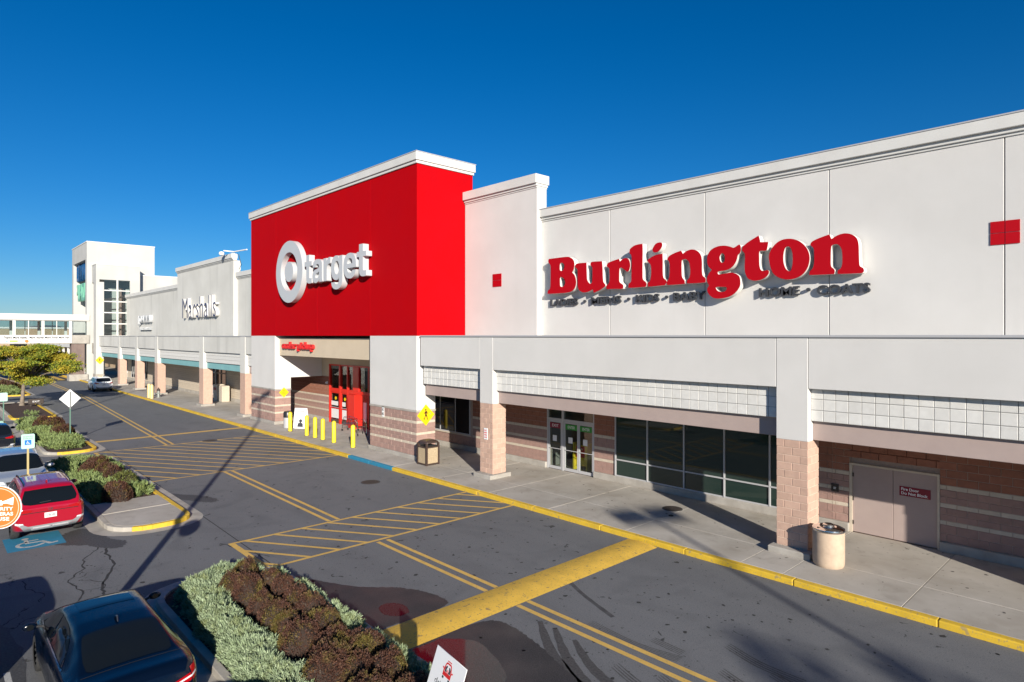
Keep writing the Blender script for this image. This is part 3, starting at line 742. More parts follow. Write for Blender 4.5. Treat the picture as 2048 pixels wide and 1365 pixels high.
part('transom_pane', MB().box(-20.21, -19.36, DY, DY+.01, 2.52, 3.45), 'pane', B); part('transom_pane', MB().box(-19.24, -17.5, DY, DY+.01, 2.52, 3.45), 'pane', B)
for (x0, x1), (t, c) in zip(((-20.20, -19.37), (-19.23, -18.37), (-18.36, -17.51)), names):
    d = part('door', MB().box(x0, x0+.07, DY-.03, DY+.03, .17, 2.41).box(x1-.07, x1, DY-.03, DY+.03, .17, 2.41).box(x0+.07, x1-.07, DY-.03, DY+.03, .17, .30).box(x0+.07, x1-.07, DY-.03, DY+.03, 2.33, 2.41), 'alu', B, label='glass %s door' % t.lower())
    part('pane', MB().box(x0+.07, x1-.07, DY-.004, DY+.004, .30, 2.33), 'pane', d)
    part('push_bar', MB().tube([(x0+.07, DY-.05, 1.12), (x1-.07, DY-.05, 1.12)], .016), 'alu', d)
    mm = mat('strip_'+t, c, 0.5)
    part('door_sign', MB().box(x0+.07, x1-.07, DY-.012, DY-.006, 2.06, 2.30), mm, d)
    put_text(t, frame((x0+.22, DY-.014, 2.12), (1, 0, 0), (0, 0, 1)), x1-x0-.44, .12, .001, 'white', d)
    part('notice', MB().box(x0+.25, x0+.50, DY-.012, DY-.007, 1.45, 1.72), 'plate', d)
# yellow trolley bay poster stand seen through the door
cb = thing('cart_stand', 'yellow stand with red NOW sale notice standing behind the middle entrance door', 'cart stand', (-18.8, 22.2, .155))
part('frame', MB().box(-19.2, -18.35, 22.1, 22.14, .35, 1.3).box(-19.2, -19.12, 22.0, 22.5, .155, 1.4).box(-18.43, -18.35, 22.0, 22.5, .155, 1.4), 'bollard', cb)
part('notice', MB().box(-19.05, -18.55, 22.05, 22.08, .75, 1.25), 'redpaint', cb)
put_text('NOW', frame((-18.98, 22.045, 1.08), (1, 0, 0), (0, 0, 1)), .36, .10, .001, 'white', cb)
# fire door
fd = part('fire_door', MB().box(-7.0, -5.87, WY+.03, WY+.08, .17, 2.27), 'mauve', B, bevel=0.006)
part('hinge', MB().box(-7.0, -6.96, WY+.005, WY+.04, 1.9, 2.02).box(-7.0, -6.96, WY+.005, WY+.04, 1.15, 1.27).box(-7.0, -6.96, WY+.005, WY+.04, .4, .52), 'iron', fd)
part('fire_door', MB().box(-5.86, -4.72, WY+.03, WY+.08, .17, 2.27), 'mauve', B, bevel=0.006)
part('door_frame', MB().box(-7.08, -7.0, WY-.02, WY+.1, .15, 2.33).box(-4.72, -4.66, WY-.02, WY+.1, .15, 2.33).box(-7.0, -4.72, WY-.02, WY+.1, 2.27, 2.33), 'band', B)
s = thing('door_sign', 'dark red sign reading Fire Door Do Not Block on the right fire door', 'sign', (-5.29, WY+.03, 1.54))
part('plate', MB().box(-5.69, -4.89, WY+.015, WY+.03, 1.55, 1.83), mat('sign_maroon', (0.20, 0.004, 0.02), .5), s)
put_text('Fire Door', frame((-5.64, WY+.013, 1.71), (1, 0, 0), (0, 0, 1)), .46, .085, .001, 'white', s, bold=.02)
put_text('Do Not Block', frame((-5.64, WY+.013, 1.59), (1, 0, 0), (0, 0, 1)), .68, .085, .001, 'white', s, bold=.02)
s = thing('call_plate', 'small dark square plate with white marks on the block wall left of the fire door', 'plate', (-7.5, WY, 1.35))
part('plate', MB().box(-7.62, -7.40, WY-.03, WY, 1.34, 1.58), 'iron', s); part('symbol', MB().box(-7.55, -7.48, WY-.034, WY-.03, 1.42, 1.44).box(-7.55, -7.47, WY-.034, WY-.03, 1.46, 1.48), 'white', s)

# fire lane sign on the column, corner guard on the red store pier
def small_sign(label, x, y, z, w_, h_, lines, col='redpaint'):
    s = thing('fire_lane_sign', label, 'sign', (x, y, z))
    part('plate', MB().box(x-w_/2, x+w_/2, y-.02, y, z-h_/2, z+h_/2), 'white', s, bevel=0.004)
    n = len(lines); hh = h_*.8/n
    for i, t in enumerate(lines):
        put_text(t, frame((x-w_*.4, y-.022, z+h_*.4-hh*(i+.85)), (1, 0, 0), (0, 0, 1)), w_*.8, hh*.68, .001, col, s, bold=.02)
small_sign('small NO PARKING FIRE LANE sign on the left block column', -20.75, FY, 2.05, .24, .50, ('NO', 'PARKING', 'FIRE', 'LANE'))
small_sign('narrow white notice high on the striped pier right of the red doors', -29.0, 17.9, 2.3, .22, .55, ('NO', 'PARKING'), 'black')

# ---------- sign letters of the clothing store
GLYPHS = [[[(-19.74,9.88,1),(-18.68,9.88),(-18.42,9.82),(-18.24,9.69),(-18.19,9.5),(-18.23,9.28),(-18.32,9.16,1),(-18.16,8.99),(-18.09,8.74),(-18.13,8.52),(-18.29,8.35),(-18.58,8.28),(-19.11,8.27),(-19.76,8.28),(-19.81,8.35),(-19.78,8.44),(-19.66,8.52),(-19.63,8.79),(-19.62,9.24),(-19.62,9.49),(-19.66,9.62),(-19.75,9.7),(-19.77,9.79)],[(-19.04,9.59),(-18.95,9.64),(-18.81,9.57),(-18.78,9.45),(-18.85,9.31),(-18.96,9.27),(-19.05,9.32),(-19.06,9.47)],[(-19.04,8.97),(-18.95,9.0),(-18.8,8.91),(-18.73,8.76),(-18.78,8.61),(-18.9,8.55),(-19.03,8.59),(-19.05,8.78)]],[[(-18.12,9.47),(-18.0,9.53),(-17.5,9.52,1),(-17.48,8.99),(-17.46,8.79),(-17.38,8.65),(-17.27,8.59),(-17.19,8.66),(-17.17,8.94),(-17.17,9.25),(-17.2,9.32),(-17.28,9.4),(-17.26,9.49),(-17.14,9.53),(-16.65,9.51,1),(-16.62,9.25),(-16.6,8.79),(-16.57,8.62),(-16.47,8.5),(-16.5,8.42),(-16.72,8.31),(-17.09,8.19,1),(-17.15,8.35,1),(-17.29,8.29),(-17.5,8.24),(-17.72,8.25),(-17.91,8.35),(-17.99,8.52),(-18.0,8.88),(-18.0,9.22),(-18.04,9.3),(-18.13,9.38)]],[[(-16.39,9.3),(-16.31,9.41),(-16.05,9.48),(-15.76,9.53,1),(-15.71,9.41,1),(-15.6,9.49),(-15.44,9.53),(-15.3,9.49),(-15.22,9.36),(-15.2,9.18),(-15.26,9.01),(-15.35,8.97),(-15.46,9.05),(-15.63,9.15),(-15.71,9.15),(-15.74,9.05),(-15.75,8.73),(-15.73,8.57),(-15.57,8.45),(-15.54,8.38),(-15.56,8.3),(-15.63,8.28),(-16.02,8.3),(-16.34,8.31),(-16.41,8.34),(-16.4,8.45),(-16.28,8.56),(-16.24,8.76),(-16.25,9.04),(-16.27,9.18),(-16.38,9.26)]],[[(-15.23,9.79),(-15.19,9.89),(-14.95,10.01),(-14.6,10.03,1),(-14.59,9.73),(-14.6,9.29),(-14.6,8.85),(-14.58,8.61),(-14.43,8.47),(-14.41,8.38),(-14.45,8.31),(-14.52,8.3),(-15.22,8.3),(-15.28,8.36),(-15.26,8.47),(-15.15,8.56),(-15.13,8.89),(-15.12,9.45),(-15.15,9.63),(-15.22,9.7)]],[[(-14.11,9.81),(-13.98,9.96),(-13.81,10.0),(-13.7,9.96),(-13.69,9.85),(-13.78,9.71),(-13.91,9.63),(-14.05,9.63),(-14.12,9.7)]],[[(-14.36,9.34),(-14.27,9.41),(-14.01,9.51),(-13.67,9.55,1),(-13.66,9.21),(-13.66,8.83),(-13.63,8.61),(-13.51,8.5),(-13.49,8.41),(-13.56,8.32),(-13.66,8.31),(-14.29,8.3),(-14.34,8.35),(-14.33,8.46),(-14.24,8.53),(-14.19,8.82),(-14.2,9.08),(-14.25,9.2),(-14.33,9.27)]],[[(-13.45,9.32),(-13.36,9.43),(-13.12,9.52),(-12.85,9.58,1),(-12.78,9.45,1),(-12.63,9.54),(-12.44,9.58),(-12.26,9.55),(-12.1,9.44),(-12.01,9.29),(-11.98,9.07),(-11.98,8.76),(-11.95,8.57),(-11.84,8.47),(-11.83,8.37),(-11.9,8.31),(-12.53,8.32),(-12.6,8.36),(-12.58,8.45),(-12.5,8.53),(-12.46,8.74),(-12.48,8.99),(-12.53,9.15),(-12.65,9.24),(-12.79,9.23),(-12.83,9.14),(-12.83,8.83),(-12.81,8.58),(-12.71,8.44),(-12.7,8.36),(-12.74,8.31),(-13.41,8.31),(-13.47,8.36),(-13.46,8.45),(-13.39,8.55),(-13.35,8.8),(-13.35,9.1),(-13.39,9.23),(-13.44,9.28)]],[[(-10.52,9.56),(-10.48,9.5),(-10.47,9.36),(-10.5,9.27),(-10.58,9.2),(-10.63,9.03),(-10.73,8.86),(-10.89,8.74),(-11.1,8.69),(-11.31,8.68),(-11.35,8.63),(-11.31,8.57),(-11.08,8.58),(-10.85,8.6),(-10.67,8.55),(-10.53,8.44),(-10.49,8.24),(-10.52,8.07),(-10.67,7.88),(-10.87,7.76),(-11.15,7.7),(-11.45,7.71),(-11.64,7.81),(-11.75,7.96),(-11.76,8.08),(-11.69,8.19,1),(-11.77,8.34),(-11.77,8.48),(-11.69,8.64),(-11.58,8.75,1),(-11.73,8.92),(-11.77,9.11),(-11.75,9.29),(-11.62,9.48),(-11.38,9.58),(-11.12,9.59),(-10.91,9.54),(-10.75,9.48),(-10.67,9.5),(-10.58,9.55)],[(-11.26,9.24),(-11.19,9.32),(-11.1,9.27),(-11.07,9.13),(-11.1,9.01),(-11.18,8.98),(-11.25,9.04),(-11.28,9.17)],[(-11.42,8.11),(-11.19,8.11),(-11.02,8.09),(-11.0,8.02),(-11.08,7.94),(-11.21,7.93),(-11.36,7.98)]],[[(-10.41,9.45),(-10.36,9.51),(-10.16,9.64),(-9.83,9.8,1),(-9.8,9.71),(-9.77,9.57,1),(-9.49,9.54,1),(-9.52,9.38),(-9.57,9.26),(-9.77,9.27),(-9.81,9.2),(-9.81,9.03),(-9.8,8.77),(-9.75,8.61),(-9.65,8.57),(-9.53,8.59),(-9.47,8.55),(-9.48,8.46),(-9.58,8.35),(-9.77,8.27),(-10.0,8.26),(-10.2,8.34),(-10.3,8.52),(-10.33,8.73),(-10.32,9.02),(-10.33,9.23),(-10.42,9.34)]],[[(-9.47,8.97),(-9.42,9.22),(-9.23,9.46),(-8.99,9.57),(-8.7,9.56),(-8.45,9.45),(-8.25,9.25),(-8.15,9.03),(-8.13,8.81),(-8.2,8.55),(-8.36,8.35),(-8.61,8.24),(-8.9,8.23),(-9.17,8.33),(-9.36,8.53)],[(-8.95,9.2),(-8.9,9.3),(-8.81,9.32),(-8.72,9.23),(-8.67,9.01),(-8.68,8.7),(-8.73,8.52),(-8.8,8.5),(-8.9,8.59),(-8.97,8.79),(-8.98,9.02)]],[[(-8.1,9.33),(-8.03,9.41),(-7.82,9.49),(-7.52,9.57,1),(-7.46,9.41,1),(-7.33,9.49),(-7.17,9.54),(-7.01,9.54),(-6.85,9.48),(-6.72,9.35),(-6.67,9.16),(-6.66,8.88),(-6.65,8.61),(-6.63,8.49),(-6.54,8.42),(-6.52,8.33),(-6.56,8.28),(-6.6,8.27),(-7.21,8.29),(-7.27,8.34),(-7.26,8.41),(-7.18,8.47),(-7.14,8.62),(-7.14,8.93),(-7.17,9.09),(-7.24,9.2),(-7.34,9.24),(-7.44,9.21),(-7.47,9.12),(-7.48,8.82),(-7.47,8.56),(-7.38,8.45),(-7.36,8.38),(-7.38,8.31),(-7.44,8.3),(-8.09,8.32),(-8.13,8.37),(-8.12,8.44),(-8.04,8.52),(-7.99,8.69),(-7.99,9.08),(-8.01,9.19),(-8.09,9.27)]]]

Bs = thing('store_sign', 'big raised red serif letters with white sides on the right wall', 'sign', (-13, 21.3, 8.3))
for gi, g_ in enumerate(GLYPHS):
    spl = [smooth_poly(c, 5) for c in g_]
    f_ = frame((0, 21.22, 0), (1, 0, 0), (0, 0, 1))
    me = extruded(spl, .27); me.transform(f_); me.transform(Matrix.Translation((13, -21.3, -8.3)))
    lo = link('letter', me, 'trim', Bs)
    # red face set back inside the white rim
    bmf = bmesh.new(); me2 = extruded(spl, .012); bmf.from_mesh(me2)
    me2.transform(frame((0, 20.951, 0), (1, 0, 0), (0, 0, 1))); bmf.free(); me2.transform(Matrix.Translation((13, -21.3, -8.3)))
    link('letter_face', me2, 'letter_red', lo)
Bt = thing('store_sign', 'line of small charcoal capitals from LADIES to COATS under the red letters', 'sign', (-13, 21.3, 7.7))
for t, x0, x1, z0 in (('LADIES', -19.87, -18.22, 7.72), ('MENS', -17.45, -15.85, 7.72), ('KIDS', -15.1, -14.0, 7.71), ('BABY', -13.35, -11.98, 7.71), ('HOME', -9.93, -8.55, 7.70), ('COATS', -8.0, -6.42, 7.68)):
    put_text(t, frame((x0, 21.26, z0), (1, 0, 0), (0, 0, 1)), x1-x0, .31, .09, 'letter_grey', Bt, bold=.02, each=True)
for x in (-17.82, -15.47, -13.66, -8.27): 
    part('dot', MB().tube([(x, 21.26, 7.87), (x, 21.17, 7.87)], .06, 14), 'letter_grey', Bt)

# ---------- red department store
T = thing('store_building', 'tall bright red box store over a recessed entrance with striped masonry piers', 'building', (-36.7, 21.4, 0))
TX0, TX1 = -47.45, -25.88
for a, b in zip((TX0, -42.92, -36.64, -30.30), (-42.92, -36.64, -30.30, TX1)):
    part('wall_panel', MB().box(a+.008, b-.008 if b != TX1 else b, 17.9, 18.0, 6.35, 14.95), 'red', T)
part('wall_panel', MB().box(TX1-.1, TX1, 18.0, 21.5, 6.35, 14.95), 'red', T, label='side wall of the red box')
part('wall_panel', MB().box(TX0, TX0+.1, 18.0, 21.5, 6.35, 14.95), 'red', T)
part('box_core', MB().box(TX0+.1, TX1-.1, 18.02, 21.45, 6.37, 14.95).box(TX0+.1, TX1-.1, 21.45, 40, 4, 12), 'groove', T)
part('cornice', MB().box(TX0-.12, TX1+.14, 17.76, 21.6, 15.10, 15.50).box(TX0-.06, TX1+.07, 17.83, 21.55, 14.95, 15.10), 'trim', T, bevel=0.012)
part('cap_flashing', MB().box(TX0-.14, TX1+.16, 17.74, 21.62, 15.50, 15.54), 'alu', T)
for (a, b, s) in ((-30.36, -25.9, 1), (-47.4, -43.1, 1)):
    part('pier_shaft', MB().box(a, b, 17.9, 19.05, 2.62, 6.345), 'stucco', T, bevel=0.01)
    part('pier_core', MB().box(a+.08, b-.012, 17.912, 18.98, .15, 2.61), 'mortar', T)
    part('pier_base', MB().box(a-.06, b+.08, 17.82, 19.12, .14, .36), 'plinth', T, bevel=0.02)
    rows = [(.36, .89, 2, 'block_mauve'), (.89, 1.02, 1, 'band'), (1.02, 1.38, 2, 'block_mauve'), (1.38, 1.51, 1, 'band'), (1.51, 1.95, 2, 'block_mauve'), (1.95, 2.09, 1, 'band'), (2.09, 2.52, 2, 'block_mauve')]
    i = 0; blk = 0.62
    for za, zb, n, m in rows:
        for k in range(n):
            z0, z1 = za+(zb-za)*k/n, za+(zb-za)*(k+1)/n
            course(T, m, a, b, 17.9, z0, z1, blk, a+(blk/2 if i % 2 else 0)-blk)
            course(T, m, 17.99, 19.05, b, z0, z1, blk, 17.9+(blk/2 if i % 2 else 0), side='x')
            i += 1
        part('pier_stripe' if m == 'band' else 'pier_masonry', MB().box(a, a+.07, 17.99, 19.05, za, zb), m, T)
    part('pier_band', MB().box(a-.02, b+.02, 17.88, 19.07, 2.52, 2.62), 'plinth', T, bevel=0.01)
# upper side walls over the passage, header, ceiling
part('side_wall', MB().box(-43.4, -43.1, 19.05, WY+.1, 3.40, 6.34), 'stucco', T); part('side_wall', MB().box(-30.36, -30.06, 19.05, WY+.1, 3.40, 6.34), 'stucco', T)
part('entrance_header', MB().box(-43.1, -30.36, 18.22, 18.6, 4.98, 6.2), 'cream', T, bevel=0.01)
part('ceiling', MB().box(-43.1, -30.36, 18.6, WY+.1, 5.25, 5.35), 'cream', T)
part('entrance_wall', MB().box(-43.1, -41.85, WY, WY+.25, 3.42, 5.25).box(-41.85, -30.36, WY, WY+.25, 4.32, 5.25), 'cream', T)
part('wall_core', MB().box(-50, -41.85, WY+.012, WY+.3, .15, 3.42), 'mortar', T)
i = 0
for za, zb, n, m in ((.42, .91, 2, 'block_mauve'), (.91, 1.03, 1, 'band'), (1.03, 1.40, 2, 'block_mauve'), (1.40, 1.53, 1, 'band'), (1.53, 1.92, 2, 'block_mauve'), (1.92, 2.05, 1, 'band'), (2.05, 3.42, 6, 'block_red')):
    for k in range(n):
        z0, z1 = za+(zb-za)*k/n, za+(zb-za)*(k+1)/n
        mb_ = MB(); x = -50+(.3 if i % 2 else 0)
        while x < -41.9:
            mb_.box(max(-50, x)+J/2, min(-41.85, x+.6)-J/2, WY, WY+.08, z0+J/2, z1-J/2); x += .6
        part('block_course', mb_, m, T); i += 1
part('wall_base', MB().box(-50, -41.9, WY-.06, WY+.1, .14, .42), 'plinth', T, bevel=.02)
# red framed entrance glazing
gx = [(-41.78, -40.35), (-40.20, -39.28), (-39.18, -38.42)]
RY = WY+.02
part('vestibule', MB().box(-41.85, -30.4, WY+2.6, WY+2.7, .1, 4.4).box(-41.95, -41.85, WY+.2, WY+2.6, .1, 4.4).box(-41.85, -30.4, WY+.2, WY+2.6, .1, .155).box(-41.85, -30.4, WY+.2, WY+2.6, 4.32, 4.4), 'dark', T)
part('door_frame', MB().box(-41.85, -41.75, RY-.1, RY+.1, .15, 4.32).box(-40.38, -40.18, RY-.1, RY+.1, .15, 4.32).box(-39.30, -39.16, RY-.08, RY+.1, .15, 4.32)
     .box(-38.44, -38.30, RY-.08, RY+.1, .15, 4.32).box(-41.75, -38.44, RY-.07, RY+.09, 2.36, 2.62).box(-41.75, -38.44, RY-.07, RY+.09, 4.22, 4.32)
     .box(-38.30, -30.4, RY-.12, RY+.09, 2.40, 2.60).box(-38.30, -30.4, RY-.07, RY+.09, 4.22, 4.32), 'redframe', T)
part('entrance_post', MB().box(-38.30, -37.35, RY-.55, RY+.1, .15, 2.40), 'redframe', T, bevel=.01)
part('entrance_post', MB().box(-38.30, -37.65, RY-.1, RY+.1, 2.60, 4.22), 'redframe', T, bevel=.01)
for a, b in gx:
    part('transom_pane', MB().box(a, b, RY, RY+.01, 2.62, 4.22), 'pane', T)
    if b-a > .8 or True:
        d = part('door', MB().box(a+.02, a+.10, RY-.03, RY+.03, .17, 2.35).box(b-.10, b-.02, RY-.03, RY+.03, .17, 2.35).box(a+.10, b-.10, RY-.03, RY+.03, .17, .42).box(a+.10, b-.10, RY-.03, RY+.03, 2.27, 2.35), 'redframe', T)
        part('pane', MB().box(a+.1, b-.1, RY-.004, RY+.004, .42, 2.27), 'pane', d)
        part('kick_plate', MB().box(a+.1, b-.1, RY-.035, RY-.031, .18, .42), 'alu_dk', d)
        part('poster', MB().box(a+.16, b-.16, RY-.02, RY-.012, .50, 1.15), 'plate', d); part('poster', MB().box(a+.16, b-.30, RY-.02, RY-.012, 1.40, 1.70), 'plate', d); part('poster', MB().box(a+.14, b-.14, RY-.019, RY-.013, 1.18, 1.26), 'redpaint', d)
        part('sticker', MB().tube([((a+b)/2+.1, RY-.03, 1.92), ((a+b)/2+.1, RY-.02, 1.92)], .12, 14), 'yellow', d)
        part('push_bar', MB().tube([(a+.1, RY-.05, 1.28), (b-.1, RY-.05, 1.28)], .018), 'alu', d)
part('transom_pane', MB().box(-37.65, -36.5, RY, RY+.01, 2.60, 4.22), 'pane', T); part('transom_pane', MB().box(-36.38, -34.6, RY, RY+.01, 2.60, 4.22), 'pane', T)
part('mullion', MB().box(-36.5, -36.38, RY-.06, RY+.08, .15, 4.22), 'redframe', T)
part('pane', MB().box(-37.35, -36.5, RY-.004, RY+.004, .3, 2.40), 'pane', T); part('pane', MB().box(-36.38, -34.6, RY-.004, RY+.004, .3, 2.40), 'pane', T)
part('notice', MB().box(-37.15, -36.75, RY-.02, RY-.01, .6, 1.9), 'plate', T)
tl = thing('wall_light', 'small round white camera housing on the masonry left of the red doors', 'camera', (-42.2, WY, 2.95))
part('dome', MB().tube([(-42.25, WY, 2.95), (-42.25, WY-.12, 2.95)], [.10, .06], 14), 'white', tl)
# sign: ring, dot and word
S_ = thing('store_sign', 'white ring and dot emblem beside white lower case letters on the red wall', 'sign', (-37, 17.9, 10))
fr = frame((-39.92, 17.9, 10.55), (1, 0, 0), (0, 0, 1)); fr = frame((-39.92, 17.86, 10.55), (1, 0, 0), (0, 0, 1))
put_shape([circ(0, 0, 2.03, 56), circ(0, 0, 1.28, 44)], frame((-39.92, 17.86, 10.55), (1, 0, 0), (0, 0, 1)), .36, 'whitesign', S_, 'ring')
put_shape([circ(0, 0, .66, 36)], frame((-39.92, 17.86, 10.55), (1, 0, 0), (0, 0, 1)), .36, 'whitesign', S_, 'dot')
LT = dict(
 t=[[(0, .79, 1), (0, 1, 1), (.17, 1, 1), (.17, 1.30, 1), (.45, 1.30, 1), (.45, 1, 1), (.68, 1, 1), (.68, .79, 1), (.45, .79, 1), (.45, .32), (.48, .23), (.56, .215), (.68, .23, 1), (.68, .0, 1), (.50, -.015), (.32, .01), (.20, .10), (.17, .26), (.17, .79, 1)]],
 r=[[(0, 0, 1), (0, 1, 1), (.27, 1, 1), (.27, .86, 1), (.36, .97), (.50, 1.02), (.60, 1.01, 1), (.60, .74, 1), (.46, .74), (.34, .68), (.29, .55), (.28, .40), (.28, 0, 1)]],
 a=[[(.62, .12), (.50, .02), (.30, -.03), (.10, .04), (0, .26), (.07, .46), (.22, .56), (.45, .60), (.58, .64), (.60, .72), (.55, .79), (.43, .81), (.32, .77), (.28, .68, 1), (.03, .68, 1), (.08, .87), (.22, 1.0), (.45, 1.03), (.70, .99), (.85, .86), (.87, .70), (.87, .20), (.90, .06), (.93, 0, 1), (.65, 0, 1)],
    [(.60, .46), (.59, .34), (.52, .22), (.40, .17), (.29, .20), (.27, .29), (.33, .38), (.46, .41)]],
 g=[[(.66, 1, 1), (.93, 1, 1), (.93, .10), (.88, -.20), (.70, -.37), (.46, -.42), (.22, -.38), (.07, -.26), (.02, -.10, 1), (.29, -.10, 1), (.35, -.18), (.46, -.21), (.58, -.17), (.65, -.06), (.66, .10, 1), (.54, 0), (.40, -.02), (.20, .04), (.05, .22), (0, .50), (.05, .80), (.20, .97), (.40, 1.03), (.55, 1.0), (.66, .88, 1)],
    [(.47, .80), (.60, .72), (.66, .52), (.60, .30), (.47, .21), (.34, .28), (.27, .50), (.33, .73)]],
 e=[[(.96, .41, 1), (.27, .41, 1), (.33, .26), (.48, .19), (.60, .21), (.68, .31, 1), (.94, .31, 1), (.84, .10), (.66, -.01), (.48, -.03), (.22, .03), (.05, .22), (0, .50), (.05, .78), (.22, .97), (.48, 1.03), (.74, .97), (.91, .78), (.96, .55)],
    [(.27, .59, 1), (.69, .59, 1), (.64, .75), (.48, .82), (.33, .75)]])
lx = 0.0
for ch, adv in zip('target', (.74, 1.0, .65, 1.02, 1.02, .68)):
    put_shape([smooth_poly([(p[0]*1.47+lx, p[1]*1.36)+tuple(p[2:]) for p in c_], 5) for c_ in LT[ch]], frame((-37.60, 17.86, 9.62), (1, 0, 0), (0, 0, 1)), .36, 'whitesign', S_, 'letter'); lx += adv*1.47
S2 = thing('store_sign', 'small raised red words order pickup on the beige header over the entrance', 'sign', (-40, 18.22, 5.6))
put_text('order pickup', frame((-42.35, 18.2, 5.32), (1, 0, 0), (0, 0, 1)), 4.75, .62, .16, 'redpaint', S2, bold=.03, each=True)

# ---------- left wing with green-blue beams
Mw = thing('store_building', 'weathered white left wing with blue-green canopy beams and salmon columns', 'building', (-75, 21.4, 0))
part('wall_panel', MB().box(-103.2, -77.3, 21.3, 21.6, 6.2, 11.6), 'stucco_old', Mw); part('wall_panel', MB().box(-77.3, -68.5, 20.95, 21.6, 6.2, 13.35), 'stucco_old', Mw)
part('wall_panel', MB().box(-68.49, -59.8, 20.95, 21.6, 6.2, 13.35), 'stucco_old', Mw); part('wall_panel', MB().box(-59.8, -47.4, 21.3, 21.6, 6.2, 11.6), 'stucco_old', Mw)
part('wall_core', MB().box(-103, -47.5, 21.55, 40, .1, 11.5), 'groove', Mw)
def cornice(x0, x1, y, z):
    part('cornice', MB().box(x0, x1, y-.2, y+.35, z+.20, z+.62).box(x0, x1, y-.12, y+.32, z+.09, z+.20).box(x0, x1, y-.05, y+.3, z, z+.09), 'trim', Mw, bevel=.01)
cornice(-103.2, -77.3, 21.3, 11.6); cornice(-77.36, -59.74, 20.95, 13.35); cornice(-59.74, -47.4, 21.3, 11.6)
part('coping', MB().box(-103.2, -47.4, 17.93, 18.3, 6.28, 6.35), 'alu', Mw)
mcols = [(-91.7, -90.6), (-82.9, -81.9), (-74.4, -73.3), (-59.7, -58.6), (-49.85, -48.8)]
prev = -103.2
for a, b in mcols+[(-47.4, -47.4)]:
    part('fascia_panel', MB().box(prev+.01, a-.01, 17.98, 18.1, 4.95, 6.28), 'stucco_old', Mw)
    if a-prev > .5:
        if a != -47.4 or True:
            for k in range(3): part('board', MB().box(prev, a, 18.15, 18.3, 4.05+k*.3+.008, 4.35+k*.3-.008), 'tile', Mw)
            part('beam', MB().box(prev, a, 18.28, 18.55, 3.50, 4.0), 'teal' if a != -47.4 else 'mauve', Mw)
    if b > a:
        part('column_shaft', MB().box(a, b, 17.95, 18.75, 3.45, 6.28), 'stucco_old', Mw, bevel=.01)
        part('column', MB().box(a, b, 17.96, 18.73, .33, 3.45), 'block_tan', Mw, bevel=.01); part('column_base', MB().box(a-.1, b+.12, 17.75, 18.9, .13, .33), 'plinth', Mw, bevel=.02)
    prev = b
part('soffit', MB().box(-103, -47.5, 18.3, 21.4, 3.6, 3.7), 'stucco', Mw)
i = 0; z = .42
while z < 3.6:
    z1 = z+.205
    part('block_course', MB().box(-103, -65.9, WY, WY+.1, z+.006, z1-.006).box(-63.0, -50, WY, WY+.1, z+.006, z1-.006), 'stone_pale' if False else 'band', Mw); z = z1
part('wall_base', MB().box(-103, -65.9, WY-.06, WY+.1, .14, .42).box(-63, -50, WY-.06, WY+.1, .14, .42), 'plinth', Mw)
for a, b in ((-68.1, -66.9), (-66.8, -65.9)):
    wq = part('window', MB().box(a, b, WY-.03, WY, .5, 3.4), 'glass_dk', Mw)
    part('frame', MB().box(a-.05, a+.03, WY-.08, WY, .42, 3.5).box(b-.03, b+.03, WY-.08, WY, .42, 3.5), 'alu', wq)
for a, b in ((-65.8, -64.5), (-64.4, -63.1)):
    d = part('door', MB().box(a+.05, b-.05, WY+.02, WY+.06, .17, 2.6), 'glass_dk', Mw); part('frame', MB().box(a, a+.08, WY-.02, WY+.08, .15, 3.5).box(b-.08, b, WY-.02, WY+.08, .15, 3.5).box(a+.08, b-.08, WY-.02, WY+.08, 2.6, 2.7), 'alu_dk', d)
    part('transom_pane', MB().box(a+.08, b-.08, WY+.02, WY+.06, 2.72, 3.5), 'glass_dk', Mw)
for xa in (-100.5, -97.5, -94.5):
    wq = part('window', MB().box(xa, xa+2.4, WY-.04, WY-.01, .6, 3.2), 'glass_dk', Mw); part('frame', MB().box(xa-.05, xa+.04, WY-.07, WY-.01, .5, 3.3).box(xa+1.18, xa+1.24, WY-.07, WY-.01, .5, 3.3), 'alu', wq)
kb = thing('drop_box', 'cream donation box with red label between the two nearest salmon columns', 'box', (-62.3, 20.6, .15))
part('cabinet', MB().box(-63.0, -62.0, 20.2, 21.0, .15, 1.75), 'band', kb, bevel=.04); part('cabinet', MB().box(-61.9, -60.9, 20.3, 21.0, .15, 1.65), 'band', kb, bevel=.04)
part('label_panel', MB().box(-62.9, -62.2, 20.17, 20.2, 1.2, 1.45), mat('sign_maroon2', (.25, .01, .02), .5), kb)
Ms = thing('store_sign', 'tall thin navy letters on the raised middle wall of the left wing', 'sign', (-69, 20.95, 8.3))
for o_ in put_text('Marshalls', frame((-74.1, 20.93, 8.22), (1, 0, 0), (0, 0, 1)), 10.6, 2.15, .34, 'trim', Ms, bold=-.018, each=True): pass
put_text('Marshalls', frame((-74.1, 20.585, 8.22), (1, 0, 0), (0, 0, 1)), 10.6, 2.15, .012, 'letter_navy', Ms, bold=-.012, each=True)
Js = thing('store_sign', 'white raised capitals with a smaller line below on the far left wall', 'sign', (-92, 21.3, 8))
put_text('JOANN', frame((-95.1, 21.28, 7.75), (1, 0, 0), (0, 0, 1)), 6.0, 1.25, .40, 'whitesign', Js, each=True)
put_text('fabrics and crafts', frame((-94.6, 21.28, 7.1), (1, 0, 0), (0, 0, 1)), 5.2, .35, .3, 'whitesign', Js)
